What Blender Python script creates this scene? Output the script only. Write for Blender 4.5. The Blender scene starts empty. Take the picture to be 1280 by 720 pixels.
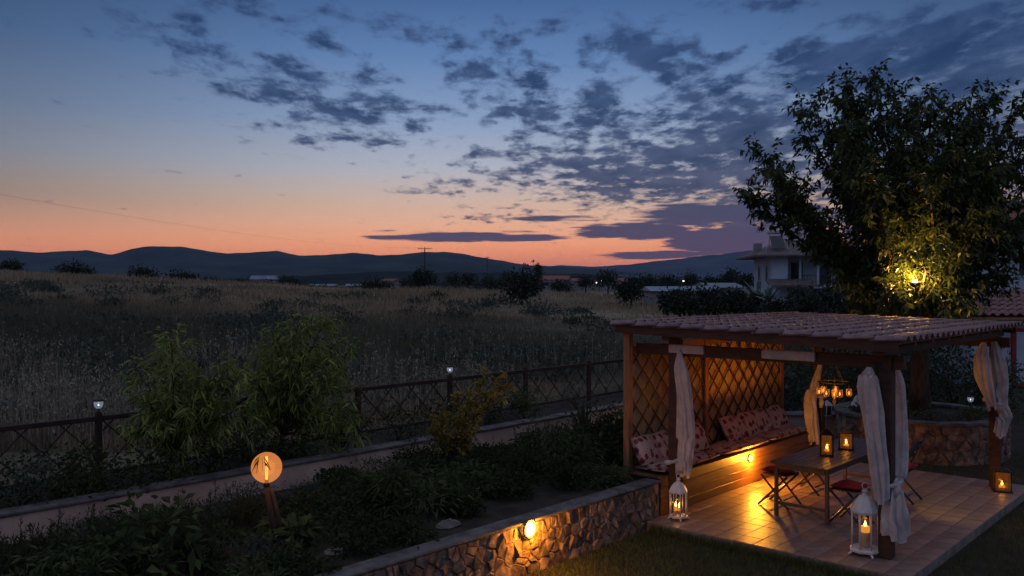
import bpy, math, random
import numpy as np
from mathutils import Matrix, Vector
random.seed(7); RNG = np.random.default_rng(7)
S = bpy.context.scene
COL = S.collection
PI = math.pi

# ---------------------------------------------------------------- camera
# world frame: X runs along the bench (u), Y from the front post to the bench (v), Z = 0 is the patio floor
F = 1078.0; HOR = 356.0; CAMZ = 3.135
CAM = np.array([-10.211, -3.517]); FWD = np.array([.7372, .6757]); RGT = np.array([.6757, -.7372])
cam = bpy.data.cameras.new('camera'); co = bpy.data.objects.new('camera', cam); COL.objects.link(co)
cam.sensor_width = 36; cam.lens = 36 * F / 1280; cam.clip_start = .05; cam.clip_end = 40000
co.location = (CAM[0], CAM[1], CAMZ)
fw = Vector((FWD[0], FWD[1], -math.tan((360 - HOR) / F)))
co.rotation_euler = fw.to_track_quat('-Z', 'Y').to_euler()
S.camera = co
S.view_settings.view_transform = 'Standard'; S.view_settings.look = 'None'
S.view_settings.exposure = 0; S.view_settings.gamma = 1
S.render.engine = 'CYCLES'
S.cycles.use_denoising = True; S.cycles.max_bounces = 6; S.cycles.transparent_max_bounces = 12
S.cycles.diffuse_bounces = 2; S.cycles.glossy_bounces = 3; S.cycles.transmission_bounces = 6
S.cycles.adaptive_threshold = .02; S.cycles.sample_clamp_indirect = 4; S.cycles.volume_bounces = 0
S.cycles.caustics_reflective = False; S.cycles.caustics_refractive = False


def wp(px, d, z):                       # image column + depth + height -> world
    p = CAM + RGT * ((px - 640) / F * d) + FWD * d
    return np.array([p[0], p[1], z])
def wpy(px, py, d):
    return wp(px, d, CAMZ - (py - HOR) * d / F)
def gp(px, py, z=0.):                   # where a pixel meets the level z
    return wp(px, F * (CAMZ - z) / (py - HOR), z)
def pv(px, v, z):                       # where a column meets the plane y = v
    k = (px - 640) / F
    d = (v - CAM[1]) / (RGT[1] * k + FWD[1])
    return wp(px, d, z)
def zrow(p, py):
    d = (np.array(p[:2]) - CAM) @ FWD
    return CAMZ - (py - HOR) * d / F
def lin(c):
    return tuple((x / 255 / 12.92) if x / 255 <= .04045 else ((x / 255 + .055) / 1.055) ** 2.4 for x in c)


# ---------------------------------------------------------------- world: dusk sky
class NT:
    def __init__(s, tree): s.t = tree; s.n = tree.nodes; s.l = tree.links
    def new(s, typ, **kw):
        n = s.n.new(typ)
        for k, v in kw.items(): setattr(n, k, v)
        return n
    def put(s, sock, v):
        if hasattr(v, 'is_output'): s.l.new(v, sock)
        elif v is not None: sock.default_value = v
    def math(s, op, a, b=None, c=None, clamp=False):
        n = s.new('ShaderNodeMath', operation=op, use_clamp=clamp)
        s.put(n.inputs[0], a); s.put(n.inputs[1], b)
        if c is not None: s.put(n.inputs[2], c)
        return n.outputs[0]
    def dot(s, a, v):
        n = s.new('ShaderNodeVectorMath', operation='DOT_PRODUCT'); s.put(n.inputs[0], a); n.inputs[1].default_value = v
        return n.outputs['Value']
    def xyz(s, a, b, c=0.):
        n = s.new('ShaderNodeCombineXYZ'); s.put(n.inputs[0], a); s.put(n.inputs[1], b); s.put(n.inputs[2], c); return n.outputs[0]
    def noise(s, vec, scale, detail=4, rough=.55, dist=0., lac=2.):
        n = s.new('ShaderNodeTexNoise'); s.put(n.inputs['Vector'], vec); n.inputs['Scale'].default_value = scale
        n.inputs['Detail'].default_value = detail; n.inputs['Roughness'].default_value = rough
        n.inputs['Distortion'].default_value = dist; n.inputs['Lacunarity'].default_value = lac
        return n.outputs['Fac']
    def smooth(s, x, a, b, lo=0., hi=1.):
        n = s.new('ShaderNodeMapRange', interpolation_type='SMOOTHSTEP'); s.put(n.inputs[0], x)
        for i, v in enumerate((a, b, lo, hi)): s.put(n.inputs[i + 1], v)
        return n.outputs[0]
    def ramp(s, x, stops):
        n = s.new('ShaderNodeValToRGB'); s.put(n.inputs[0], x); e = n.color_ramp.elements
        while len(e) < len(stops): e.new(.5)
        for k, (p, c) in enumerate(stops): e[k].position = p; e[k].color = (*c[:3], 1)
        return n.outputs[0]
    def mix(s, f, a, b, blend='MIX'):
        n = s.new('ShaderNodeMix', data_type='RGBA', blend_type=blend); s.put(n.inputs[0], f)
        for i, v in ((6, a), (7, b)):
            s.put(n.inputs[i], v if hasattr(v, 'is_output') else (*v[:3], 1))
        return n.outputs[2]

SKY_GAIN = 1.0
def build_world():
    w = bpy.data.worlds.new('World'); S.world = w; w.use_nodes = True
    w.node_tree.nodes.clear(); N = NT(w.node_tree)
    d = N.new('ShaderNodeTexCoord').outputs['Generated']
    fx = N.dot(d, (FWD[0], FWD[1], 0)); lx = N.dot(d, (RGT[0], RGT[1], 0)); dz = N.dot(d, (0, 0, 1))
    az = N.math('ARCTAN2', lx, fx); el = N.math('ARCSINE', dz)
    AE = lambda x, y: (math.atan((x - 640) / F), math.atan((HOR - y) / F * math.cos(math.atan((x - 640) / F))))
    t = N.math('DIVIDE', el, 1.6, clamp=True)
    T = lambda y: ((HOR - y) / F) / 1.6
    sunset = N.ramp(t, [(0, lin((252, 116, 70))), (T(325), lin((255, 150, 88))), (T(300), lin((255, 172, 122))), (T(276), lin((242, 186, 152))),
                        (T(250), lin((216, 188, 170))), (T(212), lin((180, 184, 196))), (T(155), lin((140, 161, 194))), (T(80), lin((98, 131, 178))),
                        (T(0), lin((64, 96, 146))), (.42, lin((78, 102, 144))), (1, lin((84, 100, 134)))])
    away = N.ramp(t, [(0, lin((118, 110, 124))), (.08, lin((100, 108, 134))), (.2, lin((86, 106, 144))), (.5, lin((80, 102, 142))), (1, lin((84, 100, 134)))])
    aa = N.math('ABSOLUTE', N.math('SUBTRACT', az, .03))
    def scale(c_, f_):
        n_ = N.new('ShaderNodeVectorMath', operation='SCALE'); N.put(n_.inputs[0], c_); N.put(n_.inputs['Scale'], f_); return n_.outputs[0]
    # the glow fades to both sides, most of all higher up, and is strongest low over the hills
    dim = N.smooth(N.math('ABSOLUTE', az), .05, .75, 0, .62)
    dim = N.math('SUBTRACT', 1., N.math('MULTIPLY', dim, N.smooth(el, .015, .10, .25, 1)))
    dim = N.math('MULTIPLY', dim, N.smooth(el, .0, .09, 1.45, 1.06))
    sunset = scale(sunset, dim)
    g = N.math('MULTIPLY', N.smooth(N.math('ABSOLUTE', N.math('SUBTRACT', az, AE(780, 0)[0])), .0, .42, 1, 0), N.smooth(el, .0, .075, 1, 0))
    sunset = N.mix(N.math('MULTIPLY', g, .6), sunset, (1.25, .36, .13))
    col = N.mix(N.smooth(aa, .55, 1.7), sunset, away)
    # ---- clouds: a plane-projected field of noise, more of it in some quarters of the sky
    den = N.math('ADD', N.math('MAXIMUM', dz, 0), .10)
    P = N.xyz(N.math('DIVIDE', lx, den), N.math('MULTIPLY', N.math('DIVIDE', fx, den), .62))
    blobs = [(165, 30, 70, 30, .26), (228, 45, 60, 44, .34), (335, 8, 140, 24, .30), (400, 50, 70, 34, .26), (350, 100, 160, 34, .36),
             (440, 138, 140, 56, .40), (512, 42, 60, 22, .35), (635, 40, 90, 26, .32), (600, 75, 80, 34, .26), (640, 110, 120, 66, .32),
             (800, 62, 110, 44, .42), (860, 92, 90, 32, .46), (730, 145, 150, 54, .42), (690, 200, 150, 46, .36), (820, 215, 200, 56, .54),
             (560, 232, 80, 18, .26), (930, 180, 150, 90, .58), (960, 275, 110, 60, .60), (1040, 90, 90, 50, .52), (1180, 75, 230, 74, .60),
             (1230, 20, 120, 20, .34), (960, 8, 90, 16, .32), (1150, 230, 240, 190, .45), (690, 8, 60, 20, .10), (640, 270, 120, 14, .20)]
    uv = N.xyz(az, el)
    def cov(bl, add=.10):
        acc = None
        for (x, y, rx, ry, amp) in bl:
            amp = amp + add
            c = AE(x, y)
            m = N.new('ShaderNodeVectorMath', operation='SUBTRACT'); N.put(m.inputs[0], uv); m.inputs[1].default_value = (c[0], c[1], 0)
            m2 = N.new('ShaderNodeVectorMath', operation='MULTIPLY'); N.put(m2.inputs[0], m.outputs[0]); m2.inputs[1].default_value = (F / rx, F / ry, 0)
            ln = N.new('ShaderNodeVectorMath', operation='LENGTH'); N.put(ln.inputs[0], m2.outputs[0])
            b = N.smooth(ln.outputs['Value'], .15, 1.45, amp, 0)
            acc = b if acc is None else N.math('MAXIMUM', acc, b)
        return acc
    c = cov(blobs)
    # everywhere outside the photograph's frame the same broken cloud goes on
    outside = N.math('MAXIMUM', N.smooth(el, .34, .5), N.smooth(N.math('ABSOLUTE', az), .56, .8))
    c = N.math('MAXIMUM', c, N.math('MULTIPLY', outside, .22))
    n1 = N.noise(P, 7.6, 6, .6, .12)
    n = N.math('ADD', N.math('MULTIPLY', n1, 1.8), -.44)
    n3 = N.noise(P, 21, 5, .62)
    n = N.math('ADD', n, N.math('MULTIPLY', N.math('SUBTRACT', n3, .5), .42))
    dens = N.smooth(N.math('ADD', n, c), .66, 1.06)
    # long flat lens-shaped banks low over the hills
    Pl = N.xyz(N.math('MULTIPLY', az, 9), N.math('MULTIPLY', el, 95))
    nl = N.noise(Pl, 1.3, 7, .6)
    low = cov([(560, 296, 130, 9, .62), (655, 297, 90, 7, .52), (790, 290, 110, 15, .60), (700, 273, 90, 8, .42), (830, 319, 110, 8, .55), (930, 300, 120, 22, .72), (885, 268, 130, 20, .60), (480, 289, 40, 4, .3), (640, 290, 60, 3, .3)], .05)
    dens2 = N.smooth(N.math('ADD', nl, low), .83, .98)
    dens = N.math('MULTIPLY', N.math('MAXIMUM', dens, dens2), N.smooth(el, .004, .02))
    body = N.smooth(N.noise(P, 4.3, 5, .62, .3), .34, .66)
    thick = N.math('MAXIMUM', N.math('MULTIPLY', N.smooth(N.math('ADD', n, c), .78, 1.15), N.math('ADD', N.math('MULTIPLY', body, .75), .25)), N.math('MULTIPLY', dens2, .8))
    cl = N.ramp(t, [(0, lin((130, 74, 76))), (T(318), lin((88, 68, 86))), (T(290), lin((66, 70, 100))), (T(230), lin((82, 90, 118))), (T(140), lin((68, 88, 126))), (T(40), lin((60, 84, 126))), (.42, lin((86, 96, 122))), (1, lin((92, 100, 122)))])
    cd = N.ramp(t, [(0, lin((62, 52, 74))), (T(300), lin((38, 52, 88))), (T(230), lin((40, 56, 92))), (T(140), lin((30, 54, 92))), (T(40), lin((32, 57, 97))), (.42, lin((78, 88, 112))), (1, lin((86, 92, 114)))])
    cloud = N.mix(thick, cl, cd)
    cdm = N.new('ShaderNodeVectorMath', operation='SCALE'); N.put(cdm.inputs[0], cloud); N.put(cdm.inputs['Scale'], N.smooth(aa, .3, 1.4, 1, .85))
    col = N.mix(N.math('MULTIPLY', dens, .93), col, cdm.outputs[0])
    # below the horizon the air stays dark (the ground sheet covers it)
    col = N.mix(N.smooth(dz, -.03, -.002), lin((30, 32, 46)), col)
    bg = N.new('ShaderNodeBackground'); N.put(bg.inputs[0], col); bg.inputs[1].default_value = SKY_GAIN
    out = N.new('ShaderNodeOutputWorld'); N.l.new(bg.outputs[0], out.inputs[0])
build_world()
# added overhead fill that lifts the shadows: one very soft, weak sun
sl = bpy.data.lights.new('fill_sun', 'SUN'); sl.energy = .5; sl.angle = math.radians(130); sl.color = (.96, .93, 1)
so = bpy.data.objects.new('fill_sun', sl); COL.objects.link(so)
so.rotation_euler = Vector((FWD[0] * .1, FWD[1] * .1, -1)).to_track_quat('-Z', 'Y').to_euler()

# ---------------------------------------------------------------- materials
MATS = {}
def mat(name, col, rough=.8, col2=None, scale=6., bump=0., bscale=40., obj_rand=0., island=False, spec=.3, metal=0., stretch=None, hi=.65, lo=.35, transl=0., coords='Object', detail=5):
    if name in MATS: return MATS[name]
    m = bpy.data.materials.new(name); m.use_nodes = True; N = NT(m.node_tree)
    b = m.node_tree.nodes['Principled BSDF']; out = m.node_tree.nodes['Material Output']
    tc = N.new('ShaderNodeTexCoord').outputs[coords]
    if stretch:
        mp = N.new('ShaderNodeMapping'); N.put(mp.inputs[0], tc); mp.inputs['Scale'].default_value = stretch; tc = mp.outputs[0]
    c2 = col2 or tuple(x * .65 for x in col)
    f = N.smooth(N.noise(tc, scale, detail, .6), lo, hi)
    if island:
        g = N.new('ShaderNodeNewGeometry').outputs['Random Per Island']
        f = N.math('ADD', N.math('MULTIPLY', f, .35), N.math('MULTIPLY', g, .65))
    c = N.mix(f, c2, col)
    if obj_rand:
        r = N.new('ShaderNodeObjectInfo').outputs['Random']
        sc = N.new('ShaderNodeVectorMath', operation='SCALE'); N.put(sc.inputs[0], c)
        N.put(sc.inputs['Scale'], N.math('ADD', N.math('MULTIPLY', r, obj_rand), 1 - obj_rand / 2)); c = sc.outputs[0]
    N.put(b.inputs['Base Color'], c); b.inputs['Roughness'].default_value = rough
    b.inputs['Specular IOR Level'].default_value = spec; b.inputs['Metallic'].default_value = metal
    if bump:
        bn = N.new('ShaderNodeBump'); N.put(bn.inputs['Height'], N.noise(tc, bscale, 5, .65)); bn.inputs['Strength'].default_value = bump; bn.inputs['Distance'].default_value = .02
        N.l.new(bn.outputs[0], b.inputs['Normal'])
    if transl:
        tr = N.new('ShaderNodeBsdfTranslucent'); N.put(tr.inputs[0], c)
        ms = N.new('ShaderNodeMixShader'); ms.inputs[0].default_value = transl
        N.l.new(b.outputs[0], ms.inputs[1]); N.l.new(tr.outputs[0], ms.inputs[2]); N.l.new(ms.outputs[0], out.inputs[0])
    MATS[name] = m; return m
def emit(name, col, strength):
    if name in MATS: return MATS[name]
    m = bpy.data.materials.new(name); m.use_nodes = True; m.node_tree.nodes.clear(); N = NT(m.node_tree)
    e = N.new('ShaderNodeEmission'); e.inputs[0].default_value = (*col, 1); e.inputs[1].default_value = strength
    o = N.new('ShaderNodeOutputMaterial'); N.l.new(e.outputs[0], o.inputs[0]); MATS[name] = m; return m
def glass(name, col=(.9, .9, .9), clear=.8, em=None, ems=0.):
    if name in MATS: return MATS[name]
    m = bpy.data.materials.new(name); m.use_nodes = True; m.node_tree.nodes.clear(); N = NT(m.node_tree)
    tb = N.new('ShaderNodeBsdfTransparent'); tb.inputs[0].default_value = (*col, 1)
    g = N.new('ShaderNodeBsdfGlossy'); g.inputs['Roughness'].default_value = .12; g.inputs[0].default_value = (.8, .8, .8, 1)
    ms = N.new('ShaderNodeMixShader'); ms.inputs[0].default_value = 1 - clear
    N.l.new(tb.outputs[0], ms.inputs[1]); N.l.new(g.outputs[0], ms.inputs[2]); last = ms.outputs[0]
    if em:
        e = N.new('ShaderNodeEmission'); e.inputs[0].default_value = (*em, 1); e.inputs[1].default_value = ems
        ad = N.new('ShaderNodeAddShader'); N.l.new(last, ad.inputs[0]); N.l.new(e.outputs[0], ad.inputs[1]); last = ad.outputs[0]
    o = N.new('ShaderNodeOutputMaterial'); N.l.new(last, o.inputs[0]); MATS[name] = m; return m

WOOD = mat('dark_stained_wood', (.075, .032, .022), .55, (.04, .018, .014), 4, .25, 30, stretch=(1, 1, 6), obj_rand=.25)
BENCHWOOD = mat('bench_wood', (.20, .092, .045), .5, (.12, .05, .026), 3, .2, 30, stretch=(.6, 6, 6), obj_rand=.3)
TABLEWOOD = mat('table_wood', (.06, .044, .042), .34, (.045, .03, .027), 4, .15, 40, stretch=(.6, 6, 6), obj_rand=.3, spec=.5)
FENCEWOOD = mat('fence_wood', (.05, .026, .022), .8, (.028, .016, .014), 5, .3, 30, obj_rand=.3)
LIGHTWOOD = mat('frame_wood', (.30, .14, .07), .6, (.20, .09, .045), 4, .2, 30, stretch=(6, 6, .8), obj_rand=.2)
REED = mat('reed', (.52, .35, .19), .7, (.34, .21, .11), 3, .2, 40, island=True)
CLOTH = mat('white_cloth', (.76, .68, .67), .95, (.60, .53, .52), 7, .5, 18, transl=.4, spec=.05)
TILE = mat('roof_tile', (.27, .145, .145), .42, (.14, .075, .08), 5, .35, 30, obj_rand=.6, spec=.4)
TILE2 = mat('neighbour_roof_tile', (.30, .15, .14), .45, (.17, .08, .08), 5, .3, 30, obj_rand=.5)
FLOOR = mat('patio_tile', (.29, .19, .155), .40, (.18, .115, .095), 3, .25, 25, obj_rand=.3, spec=.5)
GROUT = mat('grout', (.16, .125, .10), .9, None, 10, .3)
KERB = mat('patio_edge_stone', (.24, .20, .175), .85, (.15, .125, .11), 6, .4, 30)
STONE = mat('rubble_stone', (.27, .175, .125), .9, (.09, .06, .046), 7, 1., 16, obj_rand=.6)
MORTAR = mat('mortar', (.21, .165, .13), .95, (.12, .092, .075), 8, .6, 30)
COPING = mat('coping', (.15, .13, .125), .9, (.06, .052, .05), 4, .6, 20)
PALEWALL = mat('pale_render', (.56, .40, .32), .9, (.38, .265, .21), 1.6, .3, 30)
SOIL = mat('soil', (.045, .033, .025), 1, (.022, .017, .013), 4, 1, 10)
WHITEMETAL = mat('white_painted_metal', (.66, .62, .60), .5, (.5, .46, .44), 8, .1, 40)
DARKMETAL = mat('dark_metal', (.035, .03, .03), .5, None, 8, metal=.4)
WAX = mat('candle_wax', (.75, .62, .45), .6, (.65, .5, .35), 5, transl=.3)
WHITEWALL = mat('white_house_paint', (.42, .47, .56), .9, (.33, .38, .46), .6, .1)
FARWALL = mat('far_house_paint', (.26, .25, .25), .9, (.18, .17, .17), .2)
GREYROOF = mat('grey_roof_tile', (.16, .12, .115), .8, (.09, .07, .07), 2, .3)
REDROOF = mat('far_red_roof', (.30, .10, .07), .8, (.2, .07, .05), .5)
SHEETROOF = mat('sheet_roof', (.20, .235, .29), .5, (.13, .155, .19), .3)
WINDOW = mat('dark_window_glass', (.02, .025, .035), .1, None, 4, spec=.6)
REDPAINT = mat('red_paint', (.35, .03, .025), .5, (.25, .02, .02), 6)
REDCLOTH = mat('red_cushion_cloth', (.30, .02, .03), .9, (.2, .015, .02), 10, .2)
BARK = mat('bark', (.075, .05, .036), .95, (.035, .024, .018), 8, .8, 20, stretch=(3, 3, .7))
ROCK = mat('garden_rock', (.22, .19, .17), .9, (.12, .10, .09), 5, .5, 20)
LOG = mat('peeled_log', (.095, .05, .032), .85, (.05, .027, .018), 5, .4, 30, stretch=(4, 4, .6))
L_TREE = mat('tree_leaf', (.075, .095, .028), .42, (.028, .044, .016), .8, island=True, transl=.35)
L_PEACH = mat('peach_leaf', (.36, .40, .10), .45, (.065, .10, .03), 2.2, island=True, transl=.35)
L_YEL = mat('yellow_leaf', (.46, .30, .06), .6, (.05, .065, .022), 2.6, island=True, transl=.35)
L_DARK = mat('bed_leaf', (.062, .074, .03), .8, (.018, .024, .012), 2.4, island=True, transl=.3, spec=.1)
L_MID = mat('bed_leaf_lighter', (.11, .13, .05), .75, (.028, .04, .018), 2.4, island=True, transl=.3, spec=.12)
L_GREY = mat('grey_green_leaf', (.085, .10, .075), .7, (.04, .05, .038), 2, island=True, transl=.3)
L_FAR = mat('far_leaf', (.035, .045, .028), .8, (.014, .02, .014), .5, island=True)
L_AGAVE = mat('agave_leaf', (.20, .25, .23), .5, (.12, .16, .14), 3, island=True)
DRY = mat('dry_grass', (.50, .36, .23), .9, (.13, .10, .065), .16, island=True, transl=.2)
DRY2 = mat('seed_stalk', (.40, .34, .26), .9, (.12, .105, .07), .3, island=True, transl=.2)
LAWN = mat('lawn_blade', (.12, .135, .04), .7, (.05, .065, .02), .9, island=True, transl=.3)

# ---------------------------------------------------------------- mesh helpers
def tag(o, label=None, cat=None, group=None, kind=None):
    for k, v in (('label', label), ('category', cat), ('group', group), ('kind', kind)):
        if v: o[k] = v
    return o
def link(o, parent=None):
    COL.objects.link(o)
    if parent is not None:
        o.parent = parent
        o.matrix_parent_inverse = (BASE.get(parent.name) or Matrix.Identity(4)).inverted()
    return o
BASE = {}
def thing(name, label, cat, loc=(0, 0, 0), group=None):
    o = bpy.data.objects.new(name, None); COL.objects.link(o); o.location = [float(x) for x in loc]; o.empty_display_size = .2
    BASE[o.name] = Matrix.Translation(o.location)
    return tag(o, label, cat, group)
class MB:
    def __init__(s): s.v = []; s.f = []; s.sm = []
    def add(s, vs, fs, smooth=False):
        k = len(s.v); s.v += [tuple(map(float, v)) for v in vs]; s.f += [tuple(i + k for i in f) for f in fs]; s.sm += [smooth] * len(fs); return s
    def box(s, a, b, M=None, bev=0.):
        x0, y0, z0 = a; x1, y1, z1 = b
        if bev > 0:
            vs = []
            for (zz, i) in ((z0, bev), (z0 + bev, 0), (z1 - bev, 0), (z1, bev)):
                vs += [(x0 + i, y0 + i, zz), (x1 - i, y0 + i, zz), (x1 - i, y1 - i, zz), (x0 + i, y1 - i, zz)]
            fs = [(3, 2, 1, 0), (12, 13, 14, 15)]
            for r in range(3):
                for j in range(4): fs.append((r * 4 + j, r * 4 + (j + 1) % 4, r * 4 + 4 + (j + 1) % 4, r * 4 + 4 + j))
        else:
            vs = [(x0, y0, z0), (x1, y0, z0), (x1, y1, z0), (x0, y1, z0), (x0, y0, z1), (x1, y0, z1), (x1, y1, z1), (x0, y1, z1)]
            fs = [(3, 2, 1, 0), (4, 5, 6, 7), (0, 1, 5, 4), (1, 2, 6, 5), (2, 3, 7, 6), (3, 0, 4, 7)]
        if M is not None: vs = [tuple(M @ Vector(v)) for v in vs]
        return s.add(vs, fs)
    def tube(s, pts, rad, n=8, cap=True, smooth=True, fold=None):
        pts = [np.array(p, float) for p in pts]
        if not hasattr(rad, '__len__'): rad = [rad] * len(pts)
        ref = np.array([.3, .2, .93]); vs = []; fs = []
        for i, p in enumerate(pts):
            t = pts[min(i + 1, len(pts) - 1)] - pts[max(i - 1, 0)]; t = t / (np.linalg.norm(t) + 1e-9)
            r = ref if abs(t @ ref) < .93 else np.array([1., .1, 0])
            a = np.cross(t, r); a /= np.linalg.norm(a); b = np.cross(t, a)
            rr = rad[i] if hasattr(rad[i], '__len__') else (rad[i], rad[i])
            for k in range(n):
                th = 2 * PI * k / n; q = 1. if fold is None else fold(th, i)
                vs.append(p + (a * math.cos(th) * rr[0] + b * math.sin(th) * rr[1]) * q)
        m = len(pts)
        for i in range(m - 1):
            for k in range(n): fs.append((i * n + k, i * n + (k + 1) % n, (i + 1) * n + (k + 1) % n, (i + 1) * n + k))
        s.add(vs, fs, smooth)
        if cap:
            k0 = len(s.v) - m * n
            s.f += [tuple(k0 + k for k in range(n))[::-1], tuple(k0 + (m - 1) * n + k for k in range(n))]; s.sm += [False, False]
        return s
    def lathe(s, c, prof, n=16, smooth=True, ang0=0.):
        vs = []; fs = []
        for (r, z) in prof:
            for k in range(n):
                th = 2 * PI * k / n + ang0; vs.append((c[0] + r * math.cos(th), c[1] + r * math.sin(th), c[2] + z))
        for i in range(len(prof) - 1):
            for k in range(n): fs.append((i * n + k, i * n + (k + 1) % n, (i + 1) * n + (k + 1) % n, (i + 1) * n + k))
        s.add(vs, fs, smooth)
        return s
    def mesh(s, name, m):
        me = bpy.data.meshes.new(name); me.from_pydata(s.v, [], s.f); me.polygons.foreach_set('use_smooth', s.sm)
        me.materials.append(m); me.update(); return me
    def build(s, name, m, parent=None):
        return link(bpy.data.objects.new(name, s.mesh(name, m)), parent)
def bulk(name, V, T, m, parent=None, smooth=False):       # V (n,3), T (k,3)
    me = bpy.data.meshes.new(name); V = np.ascontiguousarray(V, np.float32); T = np.ascontiguousarray(T, np.int32)
    me.vertices.add(len(V)); me.vertices.foreach_set('co', V.ravel())
    me.loops.add(T.size); me.loops.foreach_set('vertex_index', T.ravel())
    me.polygons.add(len(T)); me.polygons.foreach_set('loop_start', np.arange(0, T.size, 3, dtype=np.int32))
    me.polygons.foreach_set('loop_total', np.full(len(T), 3, np.int32))
    me.update(calc_edges=True); me.materials.append(m)
    return link(bpy.data.objects.new(name, me), parent)
def unit(a): return a / (np.linalg.norm(a, axis=-1, keepdims=True) + 1e-9)
def leaf_mesh(P, D, L, Wd, droop=.2):
    n = len(P); D = unit(D); sd = unit(np.cross(D, unit(RNG.normal(size=(n, 3))))); nr = np.cross(sd, D)
    L = (np.asarray(L) * RNG.uniform(.7, 1.25, n))[:, None]; Wd = (np.asarray(Wd) * RNG.uniform(.75, 1.2, n))[:, None]
    mid = P + D * L * .45; mid[:, 2] -= (L * droop * .25)[:, 0]; tip = P + D * L; tip[:, 2] -= (L * droop)[:, 0]
    V = np.stack([P, mid + sd * Wd / 2 + nr * Wd * .18, tip, mid - sd * Wd / 2 + nr * Wd * .18], 1).reshape(-1, 3)
    k = np.arange(n)[:, None] * 4
    return V, np.concatenate([k + [0, 1, 2], k + [0, 2, 3]], 1).reshape(-1, 3)
def leaves(name, P, D, L, Wd, m, parent, droop=.2):
    V, T = leaf_mesh(np.asarray(P, float), np.asarray(D, float), L, Wd, droop); return bulk(name, V, T, m, parent)
def blade_mesh(P, Hh, wd, lean=.25):
    n = len(P); a = RNG.uniform(0, 2 * PI, n); c, s_ = np.cos(a), np.sin(a); Hh = np.asarray(Hh) * np.ones(n); wd = np.asarray(wd) * np.ones(n)
    sd = np.stack([c, s_, 0 * c], 1) * (wd / 2)[:, None]
    b = RNG.uniform(0, 2 * PI, n); ln = np.stack([np.cos(b), np.sin(b), 0 * b], 1) * (Hh * lean * RNG.uniform(.1, 1, n))[:, None]
    up = np.zeros((n, 3)); up[:, 2] = Hh
    V = np.stack([P - sd, P + sd, P + up * .55 + ln * .35 + sd * .7, P + up * .55 + ln * .35 - sd * .7, P + up + ln], 1).reshape(-1, 3)
    k = np.arange(n)[:, None] * 5
    return V, np.concatenate([k + [0, 1, 2], k + [0, 2, 3], k + [3, 2, 4]], 1).reshape(-1, 3)
def shrub(name, label, cat, base, r, h, n, m, L=.09, Wd=.035, group=None, up=.4, droop=.15, clumps=14, stems=4, lift=.15):
    base = np.array(base, float); t = thing(name, label, cat, base, group)
    # uneven clumps spread through the volume
    a = RNG.uniform(0, 2 * PI, clumps); rr = np.sqrt(RNG.uniform(.02, 1, clumps)); hz = RNG.uniform(lift, .92, clumps)
    env = np.sqrt(np.clip(1 - ((hz - .42) / .62) ** 2, .08, 1))
    C = base + np.stack([np.cos(a) * rr * env * r, np.sin(a) * rr * env * r, hz * h], 1)
    idx = RNG.integers(0, clumps, n); sig = np.array([r * .24, r * .24, h * .14]) * RNG.uniform(.6, 1.3, (clumps, 1))
    off = RNG.normal(size=(n, 3)) * sig[idx]; P = C[idx] + off; P[:, 2] = np.maximum(P[:, 2], base[2] + .02)
    D = unit(off) + RNG.normal(size=(n, 3)) * .5 + np.array([0, 0, up]); leaves('foliage', P, D, L, Wd, m, t, droop)
    b = MB()
    for k in range(stems):
        c = C[k % clumps]; mid = base * .5 + c * .5 + np.array([*RNG.normal(0, .04 * r, 2), .05 * h]); b.tube([base + np.array([*RNG.normal(0, .06 * r, 2), -.03]), mid, c], [.02 * r + .006, .014 * r + .004, .004], 5)
    b.build('stem', BARK, t)
    return t
def light(name, loc, W, col, r=.02, typ='POINT', aim=None, size=None, parent=None):
    l = bpy.data.lights.new(name, typ); l.energy = W; l.color = col; l.shadow_soft_size = r
    o = bpy.data.objects.new(name, l); o.location = [float(x) for x in loc]; link(o, parent)
    if typ == 'SPOT': l.spot_size = size; l.spot_blend = .7; o.rotation_euler = Vector(aim).to_track_quat('-Z', 'Y').to_euler()
    return o
FLAME = (1, .40, .07)

# ---------------------------------------------------------------- ground, field, hills
def ridge_z(s):
    px = np.clip(np.asarray(s) * F + 640, -400, 1700)
    y = np.interp(px, [-400, 0, 120, 300, 430, 500, 640, 800, 950, 1700], [330, 338, 347, 354, 361, 363.5, 366, 372, 380, 385])
    return CAMZ - (y - HOR) * 85 / F
def terrain_z(x, y):
    dx = np.asarray(x) - CAM[0]; dy = np.asarray(y) - CAM[1]
    d = dx * FWD[0] + dy * FWD[1]; l = dx * RGT[0] + dy * RGT[1]; r = np.hypot(dx, dy)
    dd = np.maximum(d, 1.); s = np.clip(l / dd, -1.2, 1.2)
    zr = ridge_z(s); t = np.clip((dd - 14) / 71, 0, 1)
    z = .70 + (zr - .70) * t ** .85
    z = z + .18 * np.sin(x * .23 + 1.3) * np.sin(y * .19) * np.clip((dd - 16) / 20, 0, 1) * np.clip((80 - dd) / 30, .15, 1)
    far = np.clip((dd - 90) / 120, 0, 1); far = far * far * (3 - 2 * far)
    z = z * (1 - far) + (.9 + 2.2 * np.sin(l * .006 + .5) * np.sin(dd * .004) * np.clip((dd - 200) / 400, 0, 1)) * far
    g = np.clip((np.asarray(y) - 7.3) / .7, 0, 1) + np.clip((np.asarray(x) - 13) / 4, 0, 1); g = np.clip(g, 0, 1)
    back = d < 0
    z = np.where(back, -.35, z * g + -.35 * (1 - g))
    return z
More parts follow.
